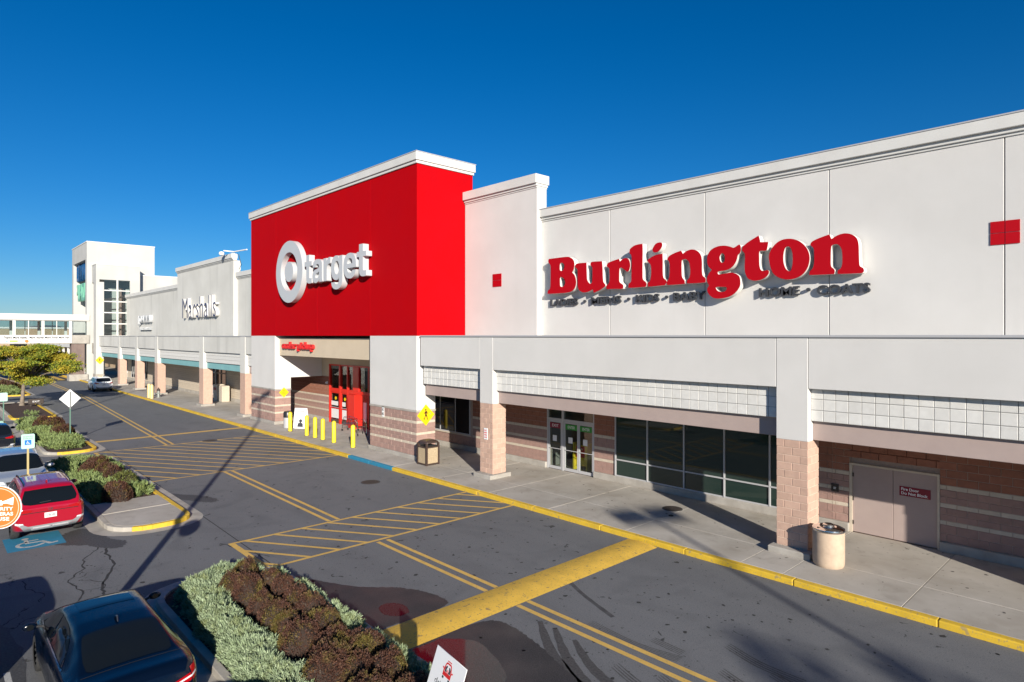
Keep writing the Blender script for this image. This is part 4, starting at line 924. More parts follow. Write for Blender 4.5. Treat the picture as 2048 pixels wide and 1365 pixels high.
# roof camera arm
ca = thing('roof_camera', 'dome camera arm and aerial mounted on the end of the raised parapet', 'camera', (-60, 21, 13.97))
part('arm', MB().tube([(-60, 21.1, 13.95), (-60, 21.1, 14.15), (-60.2, 20.2, 14.2)], .06).tube([(-60.2, 21, 14.15), (-57.2, 21.2, 14.1)], .06), 'white', ca)
part('dome', MB().lathe([(.05, 13.82), (.2, 13.88), (.25, 14.0), (.2, 14.16), (.05, 14.22)], -61, 20.3, 14), 'white', ca, smooth=True)
part('cable', MB().tube([(-59.5, 21.3, 13.9), (-59.3, 21.4, 13.2), (-59.1, 21.4, 12.9), (-59.4, 21.3, 12.5)], .03), 'black', ca)

# ---------- entrance tower and bridge
Tw = thing('entrance_tower', 'pale square entrance tower with tall gridded openings and a lower corner block', 'tower', (-110, 19, 0))
TM = mat('tower_panels', (0.50, 0.495, 0.47), .9, (0.45, 0.445, 0.42), .4, .3, 90, streak=((0.33, 0.33, 0.31), .4, .9)); M_['tower'] = TM
fx, fx2 = -118.1, -106.15
part('tower_wall', MB().box(fx, fx2, 17.0, 17.5, 17.3, 19.7).box(fx, -117.0, 17.0, 19.2, .15, 17.3).box(-107.2, fx2, 17.0, 19.2, .15, 17.3).box(fx, fx2, 17.5, 19.6, 17.3, 19.7)
     .box(fx, fx2, 19.6, 25.6, 5, 19.7).box(-107.0, fx2-.01, 19.2, 19.6, 5, 17.3), 'tower', Tw)
part('tower_coping', MB().box(fx-.05, fx2+.05, 16.95, 25.65, 19.7, 19.85), 'trim', Tw)
part('side_block', MB().box(-121.3, fx, 17.5, 19.5, 13.6, 15.9).box(-121.3, -120.6, 17.5, 19.5, 5, 13.6).box(-120.6, fx, 19.2, 19.5, 5, 13.6), 'tower', Tw)
for x in (-117, -114.6, -112.2, -109.8, -107.4): part('mullion', MB().box(x, x+.22, 19.0, 19.3, 5, 17.3), 'trim', Tw)
for z in (6.5, 9, 11.5, 14): part('mullion', MB().box(-117, -107.2, 19.02, 19.2, z, z+.2), 'trim', Tw)
part('tower_glazing', MB().box(-117, -107.2, 19.3, 19.4, 5, 17.3), mat('frosted_panel', (.62, .63, .62), .6), Tw)
# lower corner block
X1 = -103.2
part('corner_block', MB().box(-107.6, X1, 17.6, 18.0, 13.9, 16.3).box(-107.6, -107.0, 17.6, 18.4, .15, 13.9).box(-104.9, X1, 17.6, 18.55, 4.0, 13.9).box(-107.0, X1, 18.0, 23.0, 14.25, 16.3)
     .box(X1-.5, X1, 21.75, 23.0, 4.0, 14.25).box(X1-.5, X1, 18.55, 21.75, 4.0, 6.4).box(-104.9, X1, 17.6, 18.5, 1.0, 4.0).box(X1-.5, X1, 21.2, 23.0, 1.0, 4.0), 'tower', Tw)
part('corner_base', MB().box(-105, X1+.06, 17.54, 18.56, .15, 1.0).box(X1-.56, X1+.06, 21.2, 23.0, .15, 1.0), 'plinth', Tw)
part('block_coping', MB().box(-107.65, X1+.05, 17.55, 23.05, 16.3, 16.42), 'trim', Tw)
part('lintel', MB().box(-107.6, -104.9, 17.6, 18.2, 3.9, 5.3), 'plinth', Tw)
part('rear_wall', MB().box(-118, -104.6, 23.0, 34, 6, 15.2), 'tower', Tw); part('rear_coping', MB().box(-118, -104.55, 22.95, 34, 15.2, 15.35), 'trim', Tw)
part('mullion', MB().box(X1-.2, X1+.02, 20.07, 20.27, 6.4, 14.25), 'trim', Tw)
for k in range(1, 5): part('mullion', MB().box(X1-.18, X1, 18.57, 21.73, 6.4+k*1.57, 6.55+k*1.57), 'trim', Tw)
for k in range(5):
    for a, b in ((18.58, 20.07), (20.27, 21.72)): part('pane', MB().box(X1-.12, X1-.10, a, b, 6.57+k*1.57, 6.4+(k+1)*1.57), 'pane_clear', Tw)
part('stair', MB().box(-106.8, -106.2, 18.6, 21.7, 6.3, 6.6).box(-106.5, -105.6, 18.7, 18.9, 6.4, 14).box(-105.9, -105.5, 20.9, 21.3, 6.4, 13.2), 'block_mauve', Tw)
Ts = thing('tower_sign', 'blue capitals over green capitals hung in the tall tower opening', 'sign', (-112, 18.5, 13))
put_text('BELTWAY', frame((-119.8, 17.9, 14.7), (1, 0, 0), (0, 0, 1)), 11.2, 2.5, .5, 'letter_blue', Ts, each=True, bold=.02)
put_text('PLAZA', frame((-117.5, 17.9, 11.6), (1, 0, 0), (0, 0, 1)), 8.9, 2.6, .5, 'letter_green', Ts, each=True, bold=.02)
Br = thing('footbridge', 'white enclosed glazed footbridge crossing the road at the left, joined to the tower', 'bridge', (-108, 5, 0))
part('roof', MB().box(-110, -106, -40, 17.3, 8.5, 9.32), 'trim', Br); part('deck', MB().box(-110, -106, -40, 17.3, 5.25, 6.45), 'plinth', Br)
part('ceiling', MB().box(-109.8, -106.2, -40, 17.3, 8.40, 8.5), 'trim', Br)
for k in range(16):
    y = 14.9-3.1*k
    for xx in (-106.0, -110.0):
        part('post', MB().box(xx-.15, xx+.02, y, y+.33, 6.45, 8.4), 'trim', Br)
        if y > -12:
            wq = part('window', MB().box(xx-.06, xx-.04, y-2.77, y, 6.47, 8.4), 'pane_clear', Br); part('mullion', MB().box(xx-.08, xx, y-1.45, y-1.36, 6.47, 8.4), 'trim', wq)
part('window', MB().box(-106.06, -106.04, 15.23, 16.9, 6.47, 8.4), 'pane_clear', Br)
part('support', MB().box(-107.6, -106.2, 15.2, 16.75, .15, 5.25), mat('shaded_stone', (.20, .15, .13), .9, (.15, .11, .10), 2), Br); part('support_base', MB().box(-107.8, -105.9, 14.9, 17.1, -.02, .9), 'plinth', Br)  # near support is grey stone, its shade put into the dark brown colour
part('support', MB().box(-109.7, -108.0, -4.2, -2.7, -.02, 5.25), 'plinth', Br)
Bn = thing('banner', 'long white banner hung along the side of the footbridge', 'banner', (-105.95, 11.4, 5.4))
part('sheet', MB().box(-105.96, -105.92, 7.45, 15.2, 5.36, 6.42), 'white', Bn)
fb = lambda y, z: frame((-105.91, y, z), (0, 1, 0), (0, 0, 1))
put_text("There's More Inside... More Stores! More Food! More Fun!", fb(7.75, 5.95), 7.2, .34, .01, 'black', Bn, bold=.035)
put_text('OLIVE', fb(10.9, 5.5), 1.1, .25, .01, 'brown', Bn); put_text('OILS', fb(12.15, 5.5), .95, .25, .01, 'brown', Bn); put_text('tj.maxx', fb(13.5, 5.5), 1.25, .25, .01, 'redpaint', Bn)
put_shape([circ(0, 0, .22, 16)], fb(10.2, 5.62), .01, mat('orange_print', (.7, .2, .05), .5), Bn, 'logo'); put_shape([rect(0, 0, .85, .25)], fb(8.4, 5.5), .01, mat('lime_print', (.35, .55, .12), .5), Bn, 'logo')
put_shape([[(0, 0), (.25, .22), (.6, .25), (.3, .05)]], fb(7.85, 5.5), .01, 'teal', Bn, 'logo')

# far colonnade wing and distant buildings
Fw = thing('colonnade_building', 'distant tan arcade building with thin white columns beyond the footbridge', 'building', (-170, 26, 0))
part('wall', MB().box(-230, -126, 27, 45, 0, 6.0), mat('far_tan', (.42, .31, .20), .9, (.36, .26, .17), .2), Fw); part('canopy', MB().box(-230, -126, 22.5, 27, 3.9, 5.2), 'trim', Fw)
part('arcade_floor', MB().box(-230, -121, 22.0, 27, 0, .15), 'concrete', Fw); part('kerb', MB().box(-230, -126, 21.8, 22.0, 0, .16), 'yel_kerb', Fw)
for k in range(14): part('column', MB().box(-131-k*6.6, -130.6-k*6.6, 22.7, 23.1, .15, 3.9), 'trim', Fw)
def far_building(label, x, y0, y1, h, m, win=True, d=30):
    t = thing('commercial_building', label, 'building', (x, (y0+y1)/2, 0))
    part('wall', MB().box(x-d, x, y0, y1, 0, h), m, t); part('parapet', MB().box(x-d, x+.3, y0-.2, y1+.2, h, h+.5), 'trim', t)
    if win:
        n = max(2, int((y1-y0)/7))
        for i in range(n):
            y = y0+(y1-y0)*(i+.3)/n; part('window', MB().box(x, x+.1, y, y+(y1-y0)/n*.45, h*.35, h*.72), 'glass_dk', t)
far_building('tan brick warehouse seen through the footbridge windows', -250, 17, 36, 8.6, 'far_tan')
far_building('low white building right of the tan warehouse, behind the footbridge', -270, 37, 75, 8.8, 'trim')
far_building('small brown building far beyond the footbridge', -235, 40, 46, 6.5, 'far_tan')
far_building('pale building at the far left behind the footbridge', -300, -8, 14, 6.8, 'trim')
# hills on the horizon
def ridge(name, dist, hgt, seed, m, a0=95, a1=215):
    r = np.random.RandomState(seed); n = 160; V = []; F = []
    ph = r.rand(6)*6.28
    for i in range(n):
        a = R(a0+(a1-a0)*i/(n-1)); h = hgt*(0.72+.28*sum(math.sin(a*f+p)/k for f, p, k in zip((7, 13, 29, 61, 97, 143), ph, (1.6, 2, 3, 4, 6, 7))))
        V += [(math.cos(a)*dist, math.sin(a)*dist, -1), (math.cos(a)*dist*1.02, math.sin(a)*dist*1.02, h), (math.cos(a)*dist*1.2, math.sin(a)*dist*1.2, h*.8)]
    F = []
    for i in range(n-1):
        b = i*3; F += [(b, b+1, b+4, b+3), (b+1, b+2, b+5, b+4)]
    link(name, fastmesh(name, np.array(V), np.array(F), m), None, None, 'structure')
ridge('hills', 700, 15, 3, mat('far_woods', (.075, .085, .065), .95, (.10, .10, .07), .03))
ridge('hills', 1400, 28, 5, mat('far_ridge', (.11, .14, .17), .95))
# ------------------------------------------------------------------ islands
def rounded(x0, x1, y0, y1, r, n=6, rs=None):
    rs = rs or (r, r, r, r); P = []
    for (cx, cy, a, q) in ((x1-rs[0], y0+rs[0], -90, rs[0]), (x1-rs[1], y1-rs[1], 0, rs[1]), (x0+rs[2], y1-rs[2], 90, rs[2]), (x0+rs[3], y0+rs[3], 180, rs[3])):
        for k in range(n+1): P.append((cx+q*math.cos(R(a+90*k/n)), cy+q*math.sin(R(a+90*k/n))))
    return P
def inset(P, d):
    n = len(P); o = []
    for i in range(n):
        a, b, c = Vector(P[i-1]), Vector(P[i]), Vector(P[(i+1) % n])
        t = ((b-a).normalized()+(c-b).normalized()); t = t.normalized() if t.length > 1e-6 else (c-b).normalized()
        o.append((b.x-t.y*d, b.y+t.x*d))
    return o
def island(x0, x1, y0, y1, r, yellow=(), rs=None, paved=None, pan=True):
    P = rounded(x0, x1, y0, y1, r, rs=rs); Q = inset(P, .17); n = len(P)
    root = struct('planting_island', MB().prism(inset(P, .15), -.01, .09), 'mulch')
    if pan:
        O = inset(P, -.42); mb = MB()
        for i in range(n):
            j = (i+1) % n; mb.quad((P[i][0], P[i][1], .012), (O[i][0], O[i][1], .006), (O[j][0], O[j][1], .006), (P[j][0], P[j][1], .012))
        part('gutter', mb, 'kerb', root)
    for i in range(n):
        j = (i+1) % n; a, b = Vector(P[i]), Vector(P[j]); L_ = (b-a).length
        cnt = max(1, int(L_/2.2))
        for k in range(cnt):
            t0, t1 = k/cnt, (k+1)/cnt
            g_ = .004/max(L_/cnt, .05)
            p0, p1 = a.lerp(b, t0), a.lerp(b, t1); q0, q1 = Vector(Q[i]).lerp(Vector(Q[j]), t0), Vector(Q[i]).lerp(Vector(Q[j]), t1)
            if cnt > 1: p0, p1 = p0.lerp(p1, .004), p1.lerp(p0, .004)
            c = (p0+p1)/2; ye = any(ax0 <= c.x <= ax1 and ay0 <= c.y <= ay1 for ax0, ax1, ay0, ay1 in yellow)
            part('kerb_stone', MB().prism([tuple(p0), tuple(p1), tuple(q1), tuple(q0)], -.01, .15), 'yel_kerb' if ye else 'kerb', root, bevel=.012, label='yellow painted kerb stone' if ye else None)
    return root
isA = island(-38.4, -23.0, 4.35, 6.85, .3, yellow=((-28, -22.6, 6.2, 7.2), (-24.2, -22, 5.0, 7)), rs=(1.15, .9, .5, .5))
QA = inset(rounded(-38.4, -23.0, 4.35, 6.85, .3, rs=(1.15, .9, .5, .5)), .175)
def cutx(P, x0, x1):
    def cl(P, f):
        o = []
        for i in range(len(P)):
            p, q = P[i], P[(i+1) % len(P)]; fp, fq = f(p), f(q)
            if fp >= 0: o.append(p)
            if fp*fq < 0: t_ = fp/(fp-fq); o.append((p[0]+(q[0]-p[0])*t_, p[1]+(q[1]-p[1])*t_))
        return o
    return cl(cl(P, lambda p: p[0]-x0), lambda p: x1-p[0])
for a, b in ((-27.25, -25.5), (-25.15, -22)): part('slab', MB().prism(cutx(QA, a, b), .05, .153), 'concrete', isA)
part('drain_channel', MB().prism(cutx(QA, -25.495, -25.155), .05, .135), 'plinth', isA)
isB = island(-17.25, 6.0, 3.95, 6.72, .3, rs=(.3, .3, .95, 1.15))
isC = island(-57.2, -40.6, 4.7, 7.1, .3, yellow=((-43.5, -40, 5.2, 7.3),), rs=(1.0, .9, .5, .5))
isD = island(-74.2, -59.5, 4.85, 7.65, .3, yellow=((-75, -62, 7.3, 8), (-63.5, -59, 4, 8)), rs=(.8, .7, .5, .5))
isE = island(-103, -83.2, 5.0, 8.4, .3, yellow=((-104, -83, 4, 9),), rs=(.6, .6, .5, .5))

# ------------------------------------------------------------------ plants
def needles(n, pos, nrm, rs, ln=(.05, .11), wd=.016, up=.5, name='foliage'):
    """n thin upright leaf blades at pos, leaning along nrm: returns verts, quads"""
    d = nrm*rs.uniform(.5, 1.0, (n, 1))+rs.normal(0, .45, (n, 3)); d[:, 2] += up
    d /= np.linalg.norm(d, axis=1)[:, None]
    s = np.cross(d, rs.normal(0, 1, (n, 3))); s /= np.linalg.norm(s, axis=1)[:, None]
    L_ = rs.uniform(ln[0], ln[1], (n, 1)); W_ = wd*rs.uniform(.7, 1.3, (n, 1))
    V = np.empty((n, 4, 3)); V[:, 0] = pos-s*W_*.5; V[:, 1] = pos+s*W_*.5; V[:, 2] = pos+d*L_+s*W_*.22; V[:, 3] = pos+d*L_-s*W_*.22
    return V.reshape(-1, 3), np.arange(n*4).reshape(-1, 4)
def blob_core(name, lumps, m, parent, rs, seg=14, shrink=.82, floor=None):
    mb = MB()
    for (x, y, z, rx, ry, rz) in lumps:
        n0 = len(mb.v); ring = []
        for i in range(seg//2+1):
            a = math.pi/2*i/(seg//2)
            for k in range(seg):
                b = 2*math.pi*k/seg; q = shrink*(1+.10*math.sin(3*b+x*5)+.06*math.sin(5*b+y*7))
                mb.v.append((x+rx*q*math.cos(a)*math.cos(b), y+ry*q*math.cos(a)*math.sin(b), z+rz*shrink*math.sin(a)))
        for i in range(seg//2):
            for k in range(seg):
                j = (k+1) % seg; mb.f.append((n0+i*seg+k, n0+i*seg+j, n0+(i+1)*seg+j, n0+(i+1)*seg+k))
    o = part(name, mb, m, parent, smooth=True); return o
def lump_points(lumps, dens, rs, depth=.18):
    P, Nn = [], []
    for (x, y, z, rx, ry, rz) in lumps:
        area = 2*math.pi*((rx*ry)**1.6+(rx*rz)**1.6+(ry*rz)**1.6)**(1/1.6)/3**(1/1.6)*1.1
        n = int(area*dens); u = rs.normal(0, 1, (n, 3)); u[:, 2] = np.abs(u[:, 2]); u /= np.linalg.norm(u, axis=1)[:, None]
        b = np.arctan2(u[:, 1], u[:, 0]); q = (1+.10*np.sin(3*b+x*5)+.06*np.sin(5*b+y*7))*(1-depth*rs.rand(n)**2)
        q *= 1+.06*np.sin(u[:, 0]*9+x*3)*np.sin(u[:, 1]*8+y)*np.sin(u[:, 2]*7)
        P.append(np.stack([x+u[:, 0]*rx*q, y+u[:, 1]*ry*q, z+u[:, 2]*rz*q], 1)); Nn.append(u)
    return np.concatenate(P), np.concatenate(Nn)
def juniper(lumps, seed, m='juniper', dens=3200, label=None, ln=(.05, .11), wd=.016):
    rs = np.random.RandomState(seed); P, Nn = lump_points(lumps, dens/9, rs)
    T = 11; n0 = len(P); td = Nn*.7+rs.normal(0, .45, Nn.shape); td[:, 2] += .35; td /= np.linalg.norm(td, axis=1)[:, None]
    P = np.repeat(P, T, 0)+np.repeat(td, T, 0)*rs.rand(n0*T, 1)*ln[1]*.9+rs.normal(0, ln[0]*.22, (n0*T, 3)); Nn = np.repeat(td, T, 0)*1.6
    V, F = needles(len(P), P, Nn, rs, ln=(ln[0]*.7, ln[1]*.8), wd=wd, up=.25)
    o = link('ground_cover', fastmesh('ground_cover', V, F, m), None, None, 'stuff')
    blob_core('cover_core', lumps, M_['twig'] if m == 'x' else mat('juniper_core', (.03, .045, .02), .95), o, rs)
    return o
def barberry(x, y, r, label, seed, h=.5, group=None, z=.1, rx=None, ry=None, m='barberry', dens=5200, leaf=(.022, .034)):
    rs = np.random.RandomState(seed)
    t = thing('shrub', label, 'shrub', (x, y, z), group); lumps = [(x, y, z+.05, rx or r, ry or r, h)]
    for k in range(3):
        a = rs.rand()*6.28; lumps.append((x+math.cos(a)*r*.35, y+math.sin(a)*r*.35, z+.06, r*.72, r*.72, h*rs.uniform(.86, 1.02)))
    P, Nn = lump_points(lumps, dens/2.2, rs, .12)
    V, F = needles(len(P), P, Nn, rs, ln=leaf, wd=leaf[0]*.9, up=.2)
    V = V-np.array([x, y, z]); link('foliage', fastmesh('foliage', V, F, m), None, t, 'stuff')
    blob_core('twigs', lumps, 'twig', t, rs, 12, .9)
    mb = MB()
    for k in range(5):
        a = rs.rand()*6.28; mb.tube([(x, y, z-.05), (x+math.cos(a)*r*.3, y+math.sin(a)*r*.3, z+h*.5), (x+math.cos(a)*r*.55, y+math.sin(a)*r*.55, z+h*.9)], [.02, .012, .005], 5)
    part('stem', mb, 'bark', t); return t
def gpt(px_, py_, z):          # ground point of a viewing ray, used once to convert measured positions
    D = 1250*(6.35-z)/(py_-672); L_ = (px_-1024)/1250*D
    return (D*fwd.x+L_*math.sin(HEAD), D*fwd.y+L_*math.cos(HEAD))
# near island: pale juniper both sides, clipped dark barberry mounds in between
jl = []
rs0 = random.Random(5)
x = -16.6
for x_, y_, rx_, ry_, rz_ in ((-16.45, 5.3, .55, .75, .42), (-16.0, 4.75, .6, .55, .45), (-15.3, 4.6, .65, .5, .42), (-14.6, 4.5, .6, .45, .42), (-13.95, 4.45, .6, .5, .45), (-13.2, 4.4, .55, .42, .42),
     (-12.6, 4.5, .55, .5, .46), (-12.0, 4.45, .6, .5, .46), (-11.3, 4.35, .6, .5, .45), (-10.6, 4.5, .6, .55, .42), (-9.9, 4.4, .6, .5, .45), (-9.2, 4.5, .6, .5, .45), (-8.4, 4.5, .6, .5, .45), (-15.7, 5.15, .5, .4, .42), (-16.5, 5.9, .4, .45, .36)):
    jl.append((x_, y_+.16, .08, rx_, ry_*.86, rz_*.92))
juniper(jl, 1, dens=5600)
jr = [(-15.5, 6.45, .08, .30, .26, .32), (-14.3, 6.5, .08, .45, .27, .34), (-13.6, 6.5, .08, .40, .28, .36), (-12.5, 6.5, .08, .42, .27, .34), (-11.9, 6.5, .08, .35, .25, .33), (-10.9, 6.5, .08, .40, .22, .30), (-10.1, 6.5, .08, .5, .25, .32), (-9.1, 6.5, .08, .5, .25, .32), (-8.2, 6.5, .08, .5, .25, .32)]
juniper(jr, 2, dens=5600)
mounds = [(493, 1146, .36, 'at the tip of the near island'), (468, 1176, .36, 'beside the pale juniper near the island tip'), (497, 1187, .38, 'green-flecked, second row from the island tip'), (540, 1166, .32, 'greener one facing the road near the tip'),
          (563, 1184, .33, 'bright green in its middle'), (592, 1209, .34, 'small round one on the road side'), (526, 1211, .36, 'on the juniper side with tan twigs'), (546, 1236, .36, 'with pale dead twigs on top'),
          (622, 1228, .38, 'wide one on the road side'), (581, 1251, .38, 'in the middle of the hedge'), (647, 1255, .40, 'green-flecked facing the road'), (600, 1288, .48, 'large round one in the middle'),
          (668, 1290, .50, 'long one slanting towards the road'), (727, 1302, .46, 'on the road side by the hump end'), (655, 1335, .48, 'second from the bottom edge of the picture'), (712, 1345, .45, 'between the hump end and the bottom edge'),
          (775, 1345, .45, 'nearest the drive up sign'), (640, 1362, .42, 'lowest on the juniper side'), (830, 1392, .45, 'lowest, beneath the drive up sign'), (735, 1400, .5, 'last one at the bottom of the picture')]
for i, (a, b, r_, lb) in enumerate(mounds):
    gx_, gy_ = gpt(a, b, .40)
    barberry(gx_, min(gy_, 6.35), r_*.93, 'clipped dark maroon barberry mound, '+lb, 100+i, h=.54+.06*(i % 3), group='maroon mounds on the near island')
# fallen leaves on the near island
mb = MB(); r_ = random.Random(9)
for k in range(240):
    cx, cy = (-11.95+r_.gauss(0, .20), 4.98+r_.gauss(0, .14)) if k < 130 else ((-13.9+r_.gauss(0, .10), 4.95+r_.gauss(0, .08)) if k < 160 else (r_.uniform(-16, -9), r_.uniform(4.1, 4.4)))
    a = r_.uniform(0, 6.28); z = .30+r_.uniform(-.04, .06) if k < 160 else .12; s = .035
    mb.poly3([(cx+s*math.cos(a), cy+s*math.sin(a), z), (cx-s*math.sin(a), cy+s*math.cos(a), z+r_.uniform(-.02, .03)), (cx-s*math.cos(a), cy-s*math.sin(a), z+r_.uniform(0, .03)), (cx+s*math.sin(a), cy-s*math.cos(a), z)])
link('fallen_leaves', mb.mesh('fallen_leaves'), mat('dry_leaf', (.30, .15, .05), .8, island=[(.10, .045, .02), (.32, .17, .06), (.48, .30, .12)]), None, 'stuff')
# middle island by the red car
ja = [(-36.9, 5.5, .08, .8, .8, .28), (-36.3, 5.0, .08, .8, .6, .42), (-35.4, 5.6, .08, .9, 1.0, .45), (-34.2, 5.0, .08, .9, .65, .45), (-33.2, 5.6, .08, .9, .9, .42), (-32.4, 4.95, .08, .8, .6, .42), (-31.3, 5.2, .08, .9, .8, .45),
      (-30.3, 5.0, .08, .9, .6, .45), (-30.2, 6.1, .08, .9, .55, .45), (-29.2, 5.4, .08, .9, .85, .45), (-28.2, 5.3, .08, .8, .8, .42), (-28.3, 6.2, .08, .7, .45, .40), (-33.5, 6.35, .08, 1.0, .38, .35), (-35.5, 6.35, .08, 1.0, .35, .35)]
ja = [(a, b, c, d*.95, e*.92, f*.72) for a, b, c, d, e, f in ja]
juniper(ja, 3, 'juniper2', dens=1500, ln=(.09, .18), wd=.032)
for i, (a, b, r_, lb, m_) in enumerate(((197, 930, .52, 'tallest one at the back', 0), (181, 942, .42, 'left one at the back', 0), (213, 945, .50, 'dense one in the middle', 0), (226, 952, .42, 'flat one behind the green shrub', 0), (249, 963, .48, 'olive green one nearest the road', 1), (236, 984, .48, 'brown one at the front', 0))):
    gx_, gy_ = gpt(a, b, .45)
    barberry(gx_, gy_, r_, ('brown' if not m_ else 'olive')+' clipped shrub on the island beside the red car, '+lb, 140+i, h=.66, group='clipped shrubs beside the red car', m='barberry' if not m_ else 'olive', dens=2200, leaf=(.04, .06))
# shrubs farther away
jc = [(-56, 5.6, .08, 1.2, .8, .4), (-54.3, 5.9, .08, 1.3, 1.0, .45), (-52.5, 5.4, .08, 1.2, .8, .42), (-49.5, 5.5, .08, 1.3, .8, .4), (-47.5, 5.9, .08, 1.3, 1.0, .45), (-45.7, 5.8, .08, 1.3, 1.0, .5), (-43.9, 5.8, .08, 1.2, 1.0, .5), (-42.4, 5.9, .08, .9, .8, .42), (-44.5, 6.5, .08, 1.2, .4, .35)]
jc = [(a-.3, b, c, d*.9, e*.82, f*.6) for a, b, c, d, e, f in jc]
juniper(jc, 4, 'juniper2', dens=900, ln=(.12, .22), wd=.045)
for i, (a, b, r_, lb) in enumerate(((86, 850, .55, 'left round one'), (107, 851, .62, 'large right one'), (127, 868, .62, 'single round one by the green post'))):
    gx_, gy_ = gpt(a, b, .4); barberry(gx_, gy_, r_, 'brown shrub by the diamond sign, '+lb, 160+i, h=.75, group='brown shrubs around the diamond sign', dens=1400, leaf=(.05, .08))
je = [(-86, 6.2, .08, 1.2, .8, .4), (-88.5, 6.6, .08, 1.5, 1.0, .5), (-84.8, 6.9, .08, .7, .5, .35)]
juniper(je, 6, 'juniper2', dens=500, ln=(.16, .28), wd=.06)
for i, (a, b, r_, lb) in enumerate(((8, 775, .9, 'left one'), (24, 773, .8, 'right one'))):
    gx_, gy_ = gpt(a, b, .5); barberry(gx_, gy_, r_, 'brown shrub on the far island behind the tree trunk, '+lb, 170+i, h=1.1, group='brown shrubs on the far island', dens=700, leaf=(.08, .12))
# small grassy tufts at the tree
jt = [(-63.0, 6.2, .08, .25, .25, .15), (-62.2, 6.5, .08, .2, .2, .15), (-61.6, 6.3, .08, .25, .2, .12)]
juniper(jt, 7, 'juniper2', dens=500, ln=(.1, .2), wd=.03)

def tree(label, x, y, z0, lean, fork, branches, clusters, m, seed, leaf, n, tr=.16, group=None):
    rs = np.random.RandomState(seed); t = thing('tree', label, 'tree', (x, y, z0), group)
    mb = MB(); top = (x+lean[0], y+lean[1], z0+fork)
    mb.tube([(x, y, z0-.1), (x+.02, y, z0+.25), (x+lean[0]*.5, y+lean[1]*.5, z0+fork*.55), top], [tr*1.5, tr, tr*.85, tr*.75], 12)
    part('trunk', mb, 'bark', t, smooth=True)
    bb = MB()
    for c in clusters:
        cx, cy, cz, rx, ry, rz = c
        mid = (top[0]+(cx-top[0])*.45, top[1]+(cy-top[1])*.45, top[2]+(cz-top[2])*.65)
        bb.tube([top, mid, (cx, cy, cz-.1)], [tr*.5, tr*.28, tr*.08], 6)
        for k in range(4):
            a = rs.rand()*6.28; bb.tube([mid, (cx+math.cos(a)*rx*.5, cy+math.sin(a)*ry*.5, cz), (cx+math.cos(a)*rx*.9, cy+math.sin(a)*ry*.9, cz+rz*.2)], [tr*.2, tr*.10, .008], 5)
    part('branches', bb, 'bark', t)
    tot = sum(c[3]*c[4] for c in clusters); VV, FF = [], []; k0 = 0
    for (cx, cy, cz, rx, ry, rz) in clusters:
        k = int(n*rx*ry/tot)
        ns = max(6, k//14); u = rs.normal(0, 1, (ns, 3)); u /= np.linalg.norm(u, axis=1)[:, None]; u *= rs.rand(ns, 1)**.45
        sub = np.stack([cx+u[:, 0]*rx, cy+u[:, 1]*ry, cz+u[:, 2]*rz], 1)
        idx = rs.randint(0, ns, k); P = sub[idx]+rs.normal(0, 1, (k, 3))*np.array([.22, .22, .08])*max(rx, .6)*.8
        V, F = needles(k, P, rs.normal(0, .6, (k, 3)), rs, ln=(leaf*.8, leaf*1.5), wd=leaf*.75, up=-.1)
        VV.append(V); FF.append(F+k0); k0 += len(V)
    V = np.concatenate(VV)-np.array([x, y, z0]); link('crown', fastmesh('crown', V, np.concatenate(FF), m), None, t, 'stuff')
    return t
rr = random.Random(21); cl = []
for k in range(38):
    a = rr.uniform(0, 6.28); q = math.sqrt(rr.random())*4.0; lay = rr.choice((2.4, 3.1, 3.7, 4.3, 4.9))
    q *= (1.0 if lay < 4 else .75 if lay < 4.6 else .5)
    cl.append((-70.9+math.cos(a)*q, 6.7+math.sin(a)*q, .15+lay+rr.uniform(-.2, .2), rr.uniform(.8, 1.35), rr.uniform(.8, 1.35), rr.uniform(.22, .34)))
tree('young spreading tree with yellow and green autumn leaves on the mulched island', -71.0, 6.5, .10, (.15, .1), 1.9, 0, cl, 'yel_tree', 22, .105, 62000, tr=.17)
# trees along the lot behind the photographer: they throw the soft shade at the lower right
rr = random.Random(33); cl = [(41+rr.gauss(0, 1.8), -10+rr.gauss(0, 1.8), 10.5+rr.uniform(0, 5.5), rr.uniform(.7, 1.2), rr.uniform(.7, 1.2), rr.uniform(.3, .6)) for k in range(12)]
tree('tall half bare tree behind the photographer', 41, -10, 0, (.1, .1), 7.5, 0, cl, 'green_tree', 40, .2, 1500, tr=.2)

# ------------------------------------------------------------------ street furniture
b0 = None
blbl = ['yellow steel bollard nearest the black and silver bin', 'yellow steel bollard in front of the white easel sign', 'yellow steel bollard just right of the white easel sign', 'yellow steel bollard in the middle of the entrance, fourth from the left pier',
        'yellow steel bollard left of the black carts', 'yellow steel bollard nearest the right pier, standing apart']
for i, x_ in enumerate((-39.36, -36.95, -35.83, -34.82, -33.44, -31.23)):
    if b0 is None:
        b0 = thing('bollard', blbl[0], 'bollard', (x_, 17.35, .15), 'yellow bollards before the red entrance', local=True)
        link('post', MB().lathe([(.125, 0), (.125, 1.16), (.11, 1.21), (.06, 1.26), (.015, 1.275)], seg=20).mesh('post', smooth=True), 'bollard', b0)
        link('base_ring', MB().lathe([(.15, -.004), (.15, .012), (.128, .02)], seg=20).mesh('base_ring'), 'scuff', b0)
        src = b0
    else:
        o = src.copy(); C.objects.link(o); o.location = (x_, 17.35, .15); o['label'] = blbl[i]
        for ch in src.children:
            c = ch.copy(); C.objects.link(c); c.parent = o
